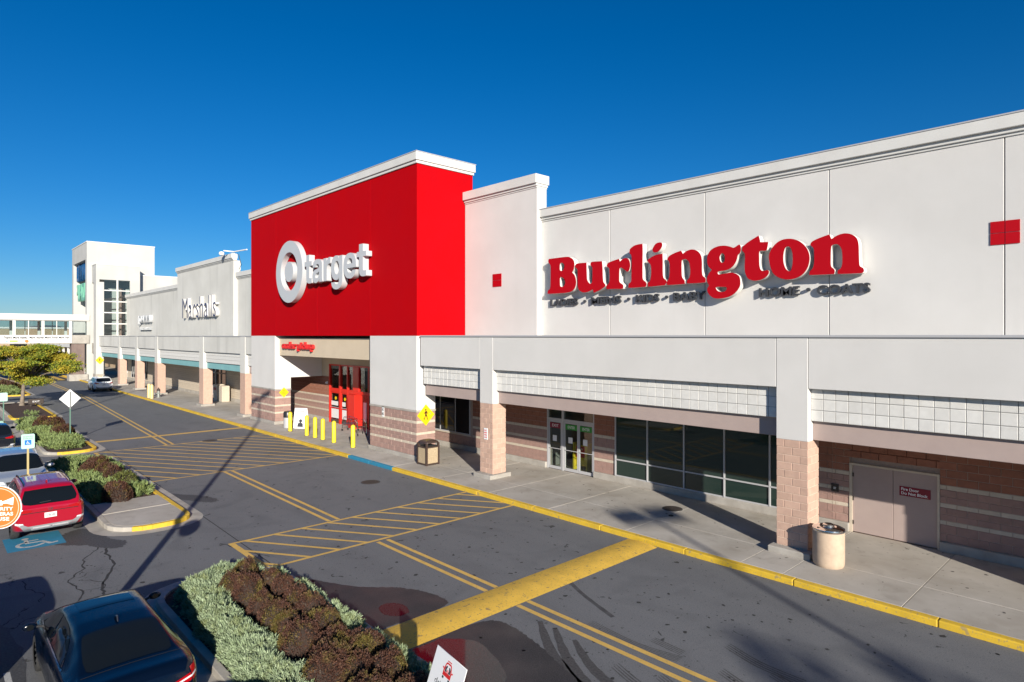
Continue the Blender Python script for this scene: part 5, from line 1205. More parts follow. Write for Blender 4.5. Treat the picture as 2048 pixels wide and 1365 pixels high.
for i, (x_, y_) in enumerate(((-70.5, 16.5), (-69.4, 16.5))):
    t = thing('bollard', ('left' if i == 0 else 'right')+' one of two pale yellow bollards beside the fire hydrant', 'bollard', (x_, y_, .15), 'pale bollards by the hydrant')
    part('post', MB().lathe([(.14, .14), (.14, 1.45), (.10, 1.52), (.02, 1.54)], x_, y_, 16), mat('pale_bollard', (.78, .56, .26), .5), t, smooth=True)
h = thing('fire_hydrant', 'pale grey fire hydrant with dark cap on the pavement by two pale bollards', 'fire hydrant', (-70.25, 17.3, .15))
part('barrel', MB().lathe([(.20, .15), (.20, .22), (.14, .24), (.14, .70), (.17, .72), (.17, .78)], -70.25, 17.3, 16), 'galv', h, smooth=True)
part('bonnet', MB().lathe([(.17, .78), (.16, .92), (.10, 1.02), (.04, 1.06), (.04, 1.14)], -70.25, 17.3, 16), 'iron', h, smooth=True)
part('outlet', MB().tube([(-70.5, 17.3, .58), (-70.0, 17.3, .58)], .07, 12), 'galv', h); part('outlet', MB().tube([(-70.25, 17.05, .55), (-70.25, 17.3, .55)], .09, 12), 'galv', h)
# square bins with stone panels and dark domed hood
def square_bin(label, x, y, w_=.78, h_=1.22, group=None):
    t = thing('litter_bin', label, 'litter bin', (x, y, .15), group); a = w_/2; z0 = .15; pz = z0+h_*.68
    mb = MB()
    for sx in (-1, 1):
        for sy in (-1, 1): mb.box(x+sx*a, x+sx*(a-.09), y+sy*a, y+sy*(a-.09), z0, z0+h_*.86)
    mb.box(x-a+.002, x+a-.002, y-a+.002, y+a-.002, z0+.02, z0+.09).box(x-a+.002, x+a-.002, y-a+.002, y+a-.002, pz, pz+.06)
    part('frame', mb, 'brownm', t)
    for (p, q, r_, s_) in ((x-a+.09, x+a-.09, y-a+.02, y-a+.05), (x-a+.09, x+a-.09, y+a-.05, y+a-.02), (x-a+.02, x-a+.05, y-a+.09, y+a-.09), (x+a-.05, x+a-.02, y-a+.09, y+a-.09)):
        part('stone_panel', MB().box(p, q, r_, s_, z0+.09, pz), 'pebble', t, bevel=.005)
    part('liner', MB().box(x-a+.12, x+a-.12, y-a+.12, y+a-.12, z0+.1, pz+.1), 'dark', t)
    mb = MB(); rg = []
    for k in range(7):
        u = k/6*math.pi/2; e = a*(math.cos(u)*.92+.08)*1.02; zz = z0+h_*.86+math.sin(u)*h_*.13
        P = rounded(x-e, x+e, y-e, y+e, e*.35, 3); rg.append(len(mb.v)); mb.v += [(p[0], p[1], zz) for p in P]; m_ = len(P)
    for k in range(6):
        for i in range(m_): j = (i+1) % m_; mb.f.append((rg[k]+i, rg[k]+j, rg[k+1]+j, rg[k+1]+i))
    mb.f.append(tuple(rg[0]+m_-1-i for i in range(m_))); mb.f.append(tuple(rg[6]+i for i in range(m_)))
    part('hood', mb, 'brownm', t, smooth=True)
    return t
square_bin('square bin with pebbled stone panels and brown domed hood beside the striped pier', -24.78, 17.80)
square_bin('tan panelled bin with dark hood far away below the footbridge by the tower', -118.8, 18.5, .95, 1.5)
t = thing('litter_bin', 'round tan concrete bin with shiny metal ash tray lid beside the near block column', 'litter bin', (-6.43, 17.85, .15))
part('barrel', MB().lathe([(.36, .15), (.385, .20), (.395, .26), (.395, 1.06), (.385, 1.10)], -6.43, 17.85, 36), 'bin', t, smooth=True)
part('lid', MB().lathe([(.40, 1.09), (.41, 1.12), (.40, 1.16), (.30, 1.20), (.20, 1.20), (.17, 1.17), (.15, 1.17), (.14, 1.25), (.10, 1.27)], -6.43, 17.85, 36), 'chrome', t, smooth=True)
part('rim_opening', MB().box(-6.62, -6.36, 17.55, 17.68, 1.17, 1.195), 'dark', t)
t = thing('litter_bin', 'round black bin with silver lower half beside the left pier', 'litter bin', (-41.1, 17.95, .15))
part('drum', MB().lathe([(.26, .15), (.27, .18), (.27, .85)], -41.1, 17.95, 20), 'alu', t, smooth=True); part('hood', MB().lathe([(.29, .85), (.29, 1.15), (.24, 1.25), (.1, 1.28)], -41.1, 17.95, 20), 'blackm', t, smooth=True)
# easel sign
es = thing('easel_sign', 'white folding easel sign with grey printed figure behind the left bollards', 'easel sign', (-40.2, 18.6, .15))
def board(y0, y1, z1):
    return MB().poly3([(-40.75, y0, .15), (-39.85, y0-.2, .15), (-39.85, y1-.2, z1), (-40.75, y1, z1)]).poly3([(-40.75, y0+.03, .15), (-40.75, y1+.03, z1), (-39.85, y1-.17, z1), (-39.85, y0-.17, .15)])
es_f = part('front_board', MB().box(-.45, .45, -.015, .015, .0, 1.35), 'white', es)
es_f.rotation_euler = (R(-10), 0, R(32)); es_f.data.transform(Matrix.Translation(Vector((40.2, -18.6, -.15))*-1)); es_f.location = (0, -.28, 0)
es_b = part('back_board', MB().box(-.45, .45, -.015, .015, .0, 1.35), 'white', es)
es_b.data.transform(Matrix.Translation(Vector((40.2, -18.6, -.15))*-1)); es_b.rotation_euler = (R(10), 0, R(32)); es_b.location = (-.27, .16, 0)
for z, w_ in ((1.12, .62), (1.0, .55), (.88, .6)):
    o = link('print_line', MB().box(-w_/2, w_/2, -.018, -.0155, z, z+.035).mesh('print_line'), 'letter_grey', es_f)
o = link('print_figure', extruded([circ(.08, .50, .12, 16)], .002), 'letter_grey', es_f); o.data.transform(frame((0, -.0155, 0), (1, 0, 0), (0, 0, 1)))
o = link('print_figure', extruded([[(-.14, .10), (.30, .10), (.26, .34), (.08, .40), (-.10, .34)]], .002), 'letter_grey', es_f); o.data.transform(frame((0, -.0155, 0), (1, 0, 0), (0, 0, 1)))
# two tubular carts by the door
def cart(label, x, y, rz):
    t = thing('cart', label, 'cart', (x, y, .15), 'black carts at the red doors', rz, local=True)
    mb = MB()
    for sy in (-.27, .27):
        mb.tube([(-.45, sy, .12), (-.40, sy, .55), (-.30, sy, .92), (.35, sy, .80), (.42, sy, .14)], .018, 6).tube([(-.40, sy, .50), (.40, sy, .50)], .014, 6)
    mb.tube([(-.30, -.27, .92), (-.30, .27, .92)], .016, 6).tube([(.35, -.27, .80), (.35, .27, .80)], .016, 6).tube([(-.4, -.27, .5), (-.4, .27, .5)], .012, 6).tube([(.4, -.27, .5), (.4, .27, .5)], .012, 6)
    link('frame', mb.mesh('frame', smooth=True), 'chrome', t)
    mb = MB()
    for k in range(8): mb.tube([(-.38+k*.105, -.27, .50), (-.38+k*.105, .27, .50)], .006, 5)
    for k in range(9):
        for sy in (-.27, .27): mb.tube([(-.36+k*.09, sy, .5), (-.30+k*.08, sy, .86)], .006, 5)
    link('basket', mb.mesh('basket'), 'blackm', t)
    for sx in (-.44, .42):
        for sy in (-.27, .27): link('wheel', MB().tube([(sx, sy-.02, .07), (sx, sy+.02, .07)], .07, 14).mesh('wheel'), 'rubber', t)
    return t
cart('black and chrome tubular cart standing before the red doors, left one', -36.9, 20.3, R(20)); cart('black and chrome tubular cart half behind the right pier', -34.9, 19.9, R(-15))
# pedestrian crossing signs, on walls
def ped_figure(s):      # walking figure outlines, unit height s centred on 0
    q = lambda P: [(x*s, y*s) for x, y in P]
    return [q(circ(-.02, .42, .075, 14)), q([(-.07, .31), (.05, .33), (.12, .27), (.19, .10), (.15, .07), (.08, .20), (.06, .05), (.13, -.12), (.17, -.40), (.10, -.41), (.06, -.16), (-.02, -.06), (-.09, -.22), (-.16, -.40), (-.23, -.37), (-.13, -.14), (-.08, .04), (-.09, .18), (-.20, .08), (-.23, .12)])]
def wall_diamond(label, X, y, z, r_, text=False, m='yellow'):
    t = thing('crossing_sign', label, 'road sign', (X, y, z))
    F_ = frame((X, y, z), (0, 1, 0), (0, 0, 1)); put_shape([[(0, -r_), (r_*.97, 0), (0, r_), (-r_*.97, 0)]], F_, .02, m, t, 'plate')
    F2 = frame((X+.0205, y, z), (0, 1, 0), (0, 0, 1))
    if text:
        for s_ in ped_figure(r_*.55): 
            put_shape([[(a, b+r_*.35) for a, b in s_]], F2, .003, 'brown', t)
        put_text('STOP FOR', frame((X+.0205, y-r_*.42, z-r_*.08), (0, 1, 0), (0, 0, 1)), r_*.84, r_*.14, .003, 'brown', t); put_text('PEDESTRIANS', frame((X+.0205, y-r_*.42, z-r_*.30), (0, 1, 0), (0, 0, 1)), r_*.84, r_*.12, .003, 'brown', t)
    else:
        for s_ in ped_figure(r_*1.15): put_shape([s_], F2, .003, 'brown', t)
        put_shape([circ(r_*.5, r_*.1, .035, 8)], F2, .004, 'galv', t, 'bolt'); put_shape([circ(-r_*.32, -r_*.28, .02, 8)], F2, .004, 'brown', t, 'bolt')
wall_diamond('large yellow diamond pedestrian sign on the corner of the striped pier by the square bin', -25.88, 18.44, 2.36, .54)
wall_diamond('small yellow diamond sign with text on the left striped pier by the entrance', -43.08, 18.53, 2.36, .36, True)
wall_diamond('yellow diamond pedestrian sign on the pale tower pillar behind the white car', -103.14, 18.03, 2.93, .54)
# diamond sign seen from behind on its post
t = thing('road_sign', 'white back of a diamond road sign on a green post on the planted island', 'road sign', (-45.55, 6.5, .1))
F_ = frame((-45.62, 6.46, 2.57), (0, -1, 0), (0, 0, 1)); put_shape([[(0, -.56), (.54, 0), (0, .56), (-.54, 0)]], F_, .006, 'white', t, 'plate')
part('post', MB().box(-45.615, -45.57, 6.43, 6.49, .1, 1.95), 'greenpost', t); part('post', MB().box(-45.615, -45.57, 6.43, 6.49, 1.95, 3.0), 'galv', t)
# accessible parking sign
t = thing('parking_sign', 'pale green wheelchair parking sign on a post with yellow base between two cars', 'road sign', (-29.25, 2.85, 0))
part('base', MB().lathe([(.13, 0), (.13, .95), (.12, 1.02)], -29.25, 2.85, 16).box(-29.42, -29.08, 2.68, 3.02, 1.0, 1.15), 'bollard', t); part('post', MB().box(-29.28, -29.22, 2.82, 2.88, 1.1, 2.2), mat('tan_post', (.45, .36, .16), .5), t)
put_shape([rounded(-.20, .20, -.27, .27, .05)], frame((-29.22, 2.85, 2.43), (0, 1, 0), (0, 0, 1)), .006, 'mintsign', t, 'plate')
put_shape([rect(-.10, -.13, .10, .05)], frame((-29.213, 2.85, 2.43), (0, 1, 0), (0, 0, 1)), .002, 'bluesign', t, 'blue_panel'); 
for s_ in wheelchair(.13): put_shape([s_], frame((-29.2108, 2.79, 2.325), (0, 1, 0), (0, 0, 1)), .002, 'white', t)
put_text('RESERVED', frame((-29.213, 2.71, 2.58), (0, 1, 0), (0, 0, 1)), .28, .05, .002, 'greenpost', t); put_text('PARKING', frame((-29.213, 2.71, 2.51), (0, 1, 0), (0, 0, 1)), .28, .05, .002, 'greenpost', t)
t = thing('parking_sign', 'pale green sign edge at the left picture border by the tree island', 'road sign', (-50.5, 3.7, 0))
part('post', MB().box(-50.53, -50.47, 3.67, 3.73, 0, 2.3), 'greenpost', t); put_shape([rounded(-.20, .20, -.27, .27, .05)], frame((-50.47, 3.7, 2.5), (0, 1, 0), (0, 0, 1)), .006, 'mintsign', t, 'plate')
# dark ground fixture near the tree
t = thing('utility_box', 'low dark box with white letters on the mulch right of the tree trunk', 'utility box', (-69.5, 7.3, .1)); part('box', MB().box(-69.7, -69.4, 6.8, 7.9, .3, .75), 'iron', t, bevel=.02); part('leg', MB().box(-69.6, -69.5, 6.9, 7.0, .1, .3).box(-69.6, -69.5, 7.7, 7.8, .1, .3), 'iron', t)
put_text('EXIT', frame((-69.39, 7.1, .45), (0, 1, 0), (0, 0, 1)), .5, .14, .004, 'white', t)
# manholes
def manhole(label, x, y, z, r_, m='iron'):
    t = thing('manhole_cover', label, 'manhole cover', (x, y, z)); part('ring', MB().lathe([(r_, z), (r_, z+.006), (r_*.9, z+.008)], x, y, 28), 'scuff', t)
    part('cover', MB().lathe([(r_*.88, z+.004), (r_*.88, z+.012), (r_*.82, z+.014)], x, y, 28), m, t)
    mb = MB()
    for k in range(-3, 4):
        h_ = math.sqrt(max(0, .75**2-(k*.2)**2))*r_; mb.box(x-h_, x+h_, y+k*.2*r_-.012, y+k*.2*r_+.012, z+.0145, z+.02)
    part('ribs', mb, m, t); return t
manhole('rusty round manhole cover in the road before the striped pier', -23.92, 14.13, .002, .42); manhole('manhole cover on the edge of the far striped crossing', -40.05, 12.65, .006, .42)
manhole('dark round cover in the pavement before the tinted windows', -12.35, 19.55, .152, .36); manhole('tiny dark cap in the pavement next to the round cover', -11.9, 18.75, .152, .09)
# drive up sign in the near island
t = thing('drive_up_sign', 'white and red drive up sign with a red car drawing at the bottom edge', 'sign', (-6.9, 5.3, .1))
gx1, gy1 = -6.85, 5.12
def drive_sign(t, O, xd, W_, H_):
    up = Vector((0, 0, 1)); x = Vector(xd).normalized(); nrm = x.cross(up)
    Fm = lambda u, v, d=0.0: frame(Vector(O)+x*u+up*v+nrm*d, x, up)
    put_shape([rect(0, 0, W_, H_)], Fm(0, 0), .012, 'white', t, 'panel')
    put_shape([rect(0, 0, W_, H_*.42)], Fm(0, 0, .0122), .001, 'redpaint', t, 'red_field')
    put_text('drive up', Fm(W_*.20, H_*.50, .0122), W_*.62, H_*.11, .001, 'letter_grey', t)
    c = Fm(W_*.5, H_*.78, .0122); s = H_*.19
    body = [(-.62, -.42), (.62, -.42), (.62, .0), (.45, .50), (.30, .62), (-.30, .62), (-.45, .50), (-.62, .0)]
    holei = [(-.48, -.12), (.48, -.12), (.36, .42), (.22, .50), (-.22, .50), (-.36, .42)]
    put_shape([[(a*s, b*s) for a, b in body], [(a*s, b*s) for a, b in holei]], c, .001, 'redpaint', t, 'car_drawing')
    for sx in (-1, 1):
        put_shape([[(sx*a*s, b*s) for a, b in ((.62, .0), (.80, .06), (.80, .16), (.62, .14))]], c, .001, 'redpaint', t, 'car_drawing')
        put_shape([[(sx*a*s, b*s) for a, b in ((.34, -.46), (.58, -.46), (.58, -.64), (.34, -.64))]], c, .001, 'letter_grey', t, 'car_drawing')
        put_shape([[(sx*a*s, b*s) for a, b in ((.12, -.10), (.42, -.10), (.40, .2), (.26, .38), (.10, .34), (.20, .1))]], c, .0012, 'letter_grey', t, 'car_drawing')
    put_shape([[(a*s, b*s) for a, b in ((-.34, .68), (.34, .68), (.28, .76), (-.28, .76))]], c, .001, 'redpaint', t, 'car_drawing')
    put_shape([circ(0, .02*s, .13*s, 16), circ(0, .02*s, .09*s, 16)], c, .0014, 'redpaint', t, 'ring'); put_shape([circ(0, .02*s, .045*s, 12)], c, .0014, 'redpaint', t, 'dot')
SP = [None]
xd = Vector((.987, -.156, 0)).normalized()
def drive_sign_place():
    t['_o'] = (0, 0, 0); t.location = (0, 0, 0)
    drive_sign(t, (0, 0, 0), (1, 0, 0), .86, .95)
    kids = list(t.children)
    up = Vector((0, .34, .94)).normalized(); up = (up-xd*up.dot(xd)).normalized(); nr = xd.cross(up)
    top = Vector((-7.60, 5.65, 1.70)); org = top-up*.95
    Mr = Matrix.Identity(4)
    for i in range(3): Mr[i][0], Mr[i][1], Mr[i][2], Mr[i][3] = xd[i], -nr[i], up[i], org[i]
    base = Vector((-7.2, 5.3, .1))
    Mr = Matrix.Translation(-base) @ Mr
    for k in kids: k.data.transform(Mr)
    t['_o'] = tuple(base); t.location = base
    c = org+xd*.43+up*.5-nr*.03
    part('post', MB().tube([(c.x, c.y+.06, .05), (c.x, c.y+.03, 1.0), tuple(c+up*.2-nr*.02)], .03, 10), 'galv', t)
drive_sign_place()
# light poles
def light_pole(label, x, y, h, z0=0.0, heads=2, rz=0, big=1.0):
    t = thing('light_pole', label, 'light pole', (x, y, z0), 'tall car park light poles')
    part('pole', MB().tube([(x, y, z0+.7), (x, y, z0+h)], [.11, .075], 12), 'brownm', t, smooth=True)
    part('footing', MB().lathe([(.32, z0), (.32, z0+.7), (.30, z0+.74)], x, y, 20), 'plinth', t)
    for k in range(heads):
        a = rz+math.pi*k; dx, dy = math.cos(a), math.sin(a)
        part('arm', MB().tube([(x, y, z0+h-.15), (x+dx*.7, y+dy*.7, z0+h-.05)], .035, 8), 'brownm', t)
        hd = MB().box(.10, .10+.8*big, -.27*big, .27*big, h-.15*big, h+.12*big).mesh('lamp_head', .03); hd.transform(Matrix.Rotation(a, 4, 'Z')); hd.materials.append(M_['brownm'])
        o = bpy.data.objects.new('lamp_head', hd); C.objects.link(o); o.parent = t
    return t
lp = light_pole('tall brown light pole with an orange disc just outside the left picture border', -11.65, .45, 14.0, heads=2, rz=R(60))
light_pole('tall light pole behind the photographer on the right', 26.9, -1.9, 14.2, heads=2, rz=R(63), big=1.35)
light_pole('light pole in the car park left of the red car', -42.6, -1.75, 13.8, heads=1, rz=R(70))
light_pole('farthest light pole in the car park at the left', -62.0, 0.2, 9.0, heads=1, rz=R(70))
# orange disc
t = thing('security_sign', 'round orange SECURITY CAMERAS IN USE sign at the left picture border', 'sign', (-11.3, .75, 3.95))
vx = Vector((math.sin(HEAD+R(-4)), math.cos(HEAD+R(-4)), 0)); up = Vector((0, 0, 1)); nrm = vx.cross(up)
cc = Vector((-11.2, .86, 3.955))-vx*.10
F_ = frame(cc, vx, up); OR = mat('orange_sign', (.52, .155, .03), .6, spec=.2)
put_shape([circ(0, 0, .302, 48)], F_, .012, 'white', t, 'rim'); Fo = frame(cc+nrm*.0125, vx, up)
put_shape([circ(0, 0, .290, 48)], Fo, .001, OR, t, 'orange_disc'); put_shape([circ(0, 0, .268, 48), circ(0, 0, .258, 48)], frame(cc+nrm*.0137, vx, up), .001, mat('pale_orange', (.78, .50, .36), .5), t, 'ring')
f2 = lambda u, v: frame(cc+vx*u+up*v+nrm*.0138, vx, up)
put_text('SECURITY', f2(-.18, -.045), .37, .050, .001, 'white', t, bold=.02); put_text('CAMERAS', f2(-.17, -.115), .36, .050, .001, 'white', t, bold=.02); put_text('IN', f2(-.11, -.185), .07, .050, .001, 'white', t, bold=.02, each=True); put_text('USE', f2(-.02, -.185), .16, .050, .001, 'white', t, bold=.02, each=True)
put_shape([[(-.16, .07), (.04, .10), (.04, .08), (.10, .10), (.20, .145), (.19, .03), (.10, .055), (.05, .05), (.05, .03), (-.15, .02)]], f2(0, 0), .001, 'white', t)
part('bracket', MB().box(-11.6, -11.25, .52, .58, 3.9, 4.0), 'galv', t)

# ------------------------------------------------------------------ vehicles
def chaikin(P, n=2):
    for _ in range(n):
        Q = [P[0]]
        for a, b in zip(P[:-1], P[1:]):
            Q += [tuple(a[i]*.75+b[i]*.25 for i in range(2)), tuple(a[i]*.25+b[i]*.75 for i in range(2))]
        Q.append(P[-1]); P = Q
    return P
def car(name, label, paint, x, y, rz, kind='sedan', L_=4.85, W_=1.84, H_=1.45, group=None, plate='', emblem=None, rails=False, detail=True):
    """local axes: x from rear (0) to front (L), y left"""
    t = thing(name, label, 'car' if kind == 'sedan' else 'car', (x, y, 0), group, rz, local=True)
    s = L_/4.85; hw = W_/2
    if kind == 'sedan':
        kz = dict(top=[(0, .93), (.06, 1.05), (.16, 1.09), (.40, 1.085), (.62, 1.10), (1.0, 1.26), (1.42, 1.395), (1.85, 1.44), (2.45, 1.45), (2.95, 1.42), (3.25, 1.33), (3.95, 1.0), (4.2, .95), (4.55, .84), (4.75, .72), (4.85, .58)],
                  belt=[(0, .90), (.1, .99), (.6, 1.02), (1.6, .98), (3.2, .93), (4.0, .89), (4.5, .78), (4.85, .55)],
                  wid=[(0, .80), (.08, .90), (.30, .965), (.9, 1.0), (3.9, 1.0), (4.35, .95), (4.65, .84), (4.85, .62)],
                  rw=[(0, .80), (.5, .80), (.75, .72), (1.2, .655), (1.9, .635), (2.9, .65), (3.4, .70), (3.9, .80), (4.85, .78)],
                  bot=[(0, .42), (.12, .30), (.6, .22), (4.2, .20), (4.7, .22), (4.85, .30)])
    else:
        kz = dict(top=[(0, 1.02), (.05, 1.10), (.14, 1.22), (.30, 1.45), (.46, 1.585), (.62, 1.635), (1.2, 1.67), (2.2, 1.68), (2.8, 1.645), (3.1, 1.56), (3.75, 1.13), (3.95, 1.08), (4.4, 1.0), (4.7, .86), (4.85, .66)],
                  belt=[(0, 1.0), (.12, 1.05), (1.0, 1.07), (3.0, 1.02), (3.9, .98), (4.5, .90), (4.85, .62)],
                  wid=[(0, .84), (.06, .915), (.25, .97), (.8, 1.0), (4.0, 1.0), (4.4, .95), (4.7, .86), (4.85, .66)],
                  rw=[(0, .84), (.2, .80), (.5, .72), (1.2, .70), (2.8, .70), (3.3, .74), (3.8, .84), (4.85, .80)],
                  bot=[(0, .46), (.12, .36), (.6, .25), (4.2, .24), (4.7, .26), (4.85, .36)])
        kz['top'] = [(a, b*(H_/1.68)) if b > 1.2 else (a, b) for a, b in kz['top']]
    if kind == 'sedan': kz['top'] = [(a, b*(H_/1.45)) for a, b in kz['top']]
    NX = 84; X = np.linspace(0, 4.85, NX); 
    X = np.unique(np.concatenate([X, [.02, .04, .06, .09, .12, 4.8, 4.83]])); NX = len(X)
    def itp(k):
        a = np.array(kz[k]); xx = np.linspace(0, 4.85, 400); yy = np.interp(xx, a[:, 0], a[:, 1])
        ker = np.hanning(19); ker /= ker.sum(); yp = np.pad(yy, 9, mode='edge'); yy2 = np.convolve(yp, ker, 'valid')
        return np.interp(X, xx, yy2)
    top, belt, wid, rw, bot = (itp(k) for k in ('top', 'belt', 'wid', 'rw', 'bot'))
    rings = []
    for i in range(NX):
        w0 = hw*wid[i]; bz = min(belt[i], top[i]-.015); tz = top[i]; r0 = hw*rw[i]*min(1, wid[i]/.95); b0 = bot[i]
        gh = max(0, tz-bz)
        P = [(0, b0), (w0*.80, b0), (w0*.95, b0+.03), (w0*.995, b0+.22), (w0, bz-.30), (w0*.985, bz-.10), (w0*.955, bz-.01), (w0*(.90 if gh > .12 else .92), bz+gh*.10),
             ((w0*.90*(.35)+r0*.65), bz+gh*.62), (r0*1.0, bz+gh*.90), (r0*.86, bz+gh*.985), (r0*.5, tz+.008), (0, tz+.015)]
        rings.append(chaikin(P, 2))
    K = len(rings[0]); V = []; F = []
    for i in range(NX):
        for (yy, zz) in rings[i]: V.append((X[i]*s, yy, zz))
        for (yy, zz) in rings[i][1:-1][::-1]: V.append((X[i]*s, -yy, zz))
    n = 2*K-2
    for i in range(NX-1):
        for k in range(n):
            j = (k+1) % n; F.append((i*n+k, i*n+j, (i+1)*n+j, (i+1)*n+k))
    F.append(tuple(range(n-1, -1, -1))); F.append(tuple((NX-1)*n+k for k in range(n)))
    me = bpy.data.meshes.new('body'); me.from_pydata(V, [], F); me.update()
    bm = bmesh.new(); bm.from_mesh(me); bmesh.ops.recalc_face_normals(bm, faces=bm.faces); bm.to_mesh(me)
    tri = bmesh.new(); tri.from_mesh(me); bmesh.ops.triangulate(tri, faces=tri.faces); bvh = BVHTree.FromBMesh(tri); tri.free(); bm.free()
    body = link('body', me, paint, t)
    # wheel arches cut out
    wr = .335 if kind == 'sedan' else .37; wx = (.98*s, 3.86*s) if kind == 'sedan' else (.95*s, 3.80*s)
    cb = MB()
    for xw in wx:
        for sy in (-1, 1): cb.tube([(xw, sy*(hw+.1), wr), (xw, sy*(hw-.24), wr)], wr+.055, 28)
    cme = cb.mesh('cut'); cme.materials.append(M_['plastic']); co = bpy.data.objects.new('cut', cme); C.objects.link(co)
    bmm = bmesh.new(); bmm.from_mesh(cme); bmesh.ops.recalc_face_normals(bmm, faces=bmm.faces); bmm.to_mesh(cme); bmm.free()
    co.parent = t
    md = body.modifiers.new('b', 'BOOLEAN'); md.operation = 'DIFFERENCE'; md.object = co; md.solver = 'EXACT'
    bpy.context.view_layer.update()
    dg = bpy.context.evaluated_depsgraph_get(); nm = bpy.data.meshes.new_from_object(body.evaluated_get(dg)); body.modifiers.clear()
    if len(nm.polygons) > 500: body.data = nm
    bpy.data.objects.remove(co)
    body.data.polygons.foreach_set('use_smooth', [True]*len(body.data.polygons))
    try: body.data.set_sharp_from_angle(angle=R(50))
    except Exception: pass
    def decal(nm_, poly, axis, m, off=.006, parent=body, cuts=4, smoothn=0, sgn=1):
        """poly in the two other axes; cast inward along axis and lifted off the skin"""
        P = smooth_poly(poly, smoothn) if smoothn else poly
        b = bmesh.new(); vs = []
        for (u, v) in [(p[0], p[1]) for p in P]:
            co_ = {'y': (u, 0, v), 'x': (0, u, v), 'z': (u, v, 0)}[axis]; vs.append(b.verts.new(co_))
        b.faces.new(vs); bmesh.ops.triangulate(b, faces=b.faces)
        for _ in range(cuts):
            es = [e for e in b.edges if e.calc_length() > .07]
            if not es: break
            bmesh.ops.subdivide_edges(b, edges=es, cuts=1); bmesh.ops.triangulate(b, faces=[f for f in b.faces if len(f.verts) > 3])
        d = {'y': Vector((0, -sgn, 0)), 'x': Vector((sgn, 0, 0)), 'z': Vector((0, 0, -1))}[axis]
        for v in b.verts:
            o_ = v.co-d*4
            if axis == 'x': o_ = Vector((-4 if sgn > 0 else 9, v.co.y, v.co.z))
            hit, nr_, _, _ = bvh.ray_cast(o_, d)
            if hit is None:
                hit, nr_, _, _ = bvh.find_nearest(v.co if axis != 'x' else Vector((0 if sgn > 0 else L_, v.co.y, v.co.z)))
            nn_ = nr_ if nr_.dot(d) < 0 else -nr_
            v.co = hit+nn_*off
        mm = bpy.data.meshes.new(nm_); bmesh.ops.recalc_face_normals(b, faces=b.faces)
        b.to_mesh(mm); b.free(); mm.polygons.foreach_set('use_smooth', [True]*len(mm.polygons))
        return link(nm_, mm, m, parent)
    S = lambda P: [(a*s,)+tuple(q[1:]) for q in P for a in (q[0],)]
    if kind == 'sedan':
        k = H_/1.45
        for sg in (1, -1):
            decal('side_window', S([(1.28, 1.03, 1), (1.62, 1.24), (2.05, 1.345), (2.62, 1.36, 1), (2.58, 1.02, 1)]), 'y', 'carglass', sgn=sg, smoothn=4)
            decal('side_window', S([(2.64, 1.02, 1), (2.68, 1.36, 1), (2.95, 1.32), (3.30, 1.18), (3.62, 1.00, 1)]), 'y', 'carglass', sgn=sg, smoothn=4)
            for xa in (1.50, 2.62, 3.72): decal('door_seam', S([(xa, .34), (xa+.012, .34), (xa+.012, .98), (xa, .98)]), 'y', 'dark', .002, sgn=sg)
            decal('window_trim', S([(1.2, 1.005), (3.72, .965), (3.72, .985), (1.2, 1.025)]), 'y', 'chrome', .009, sgn=sg)
            decal('door_handle', S([(1.72, .86), (1.92, .86), (1.92, .90), (1.72, .90)]), 'y', 'chrome', .02, sgn=sg); decal('door_handle', S([(2.80, .84), (3.0, .84), (3.0, .88), (2.80, .88)]), 'y', 'chrome', .02, sgn=sg)
        rwn = decal('rear_window', S([(.66, -.60), (.62, -.3), (.61, 0), (.62, .3), (.66, .60), (1.30, .56), (1.44, .45), (1.46, 0), (1.44, -.45), (1.30, -.56)]), 'z', 'carglass', smoothn=3)
        decal('windscreen', S([(3.02, -.50), (3.02, 0), (3.02, .50), (3.85, .66), (3.95, 0), (3.85, -.66)]), 'z', 'carglass', smoothn=3)
        decal('sunroof', S([(2.35, -.42, 1), (2.35, .42, 1), (2.92, .42, 1), (2.92, -.42, 1)]), 'z', 'carglass', .005)
        decal('boot_seam', S([(.52, -.70), (.535, -.70), (.535, .70), (.52, .70)]), 'z', 'dark', .003)
        for sg in (1, -1):
            tl_ = decal('tail_light', [(sg*.42, .80), (sg*.60, .86), (sg*.80, .93), (sg*.86, .98), (sg*.88, .84), (sg*.76, .77), (sg*.52, .74)], 'x', 'tail', .008)
            decal('clear_lens', [(sg*.50, .79), (sg*.66, .84), (sg*.80, .89), (sg*.80, .855), (sg*.66, .81), (sg*.52, .765)], 'x', 'lampclear', .013, parent=tl_)
            decal('side_lamp', S([(.03, .80), (.05, .97), (.42, 1.0), (.30, .90), (.16, .82)]), 'y', 'tail', .008, sgn=sg, smoothn=3)
            decal('headlight', [(sg*.50, .66), (sg*.80, .72), (sg*.86, .80), (sg*.60, .74)], 'x', 'lampclear', .01, sgn=-1)
        pz = .66; decal('bumper_panel', [(-.72, .34), (.72, .34), (.66, .46), (-.66, .46)], 'x', 'plastic', .006)
        decal('trim_bar', [(-.44, .785), (.44, .785), (.44, .81), (-.44, .81)], 'x', 'chrome', .012)
        ez = .90
    else:
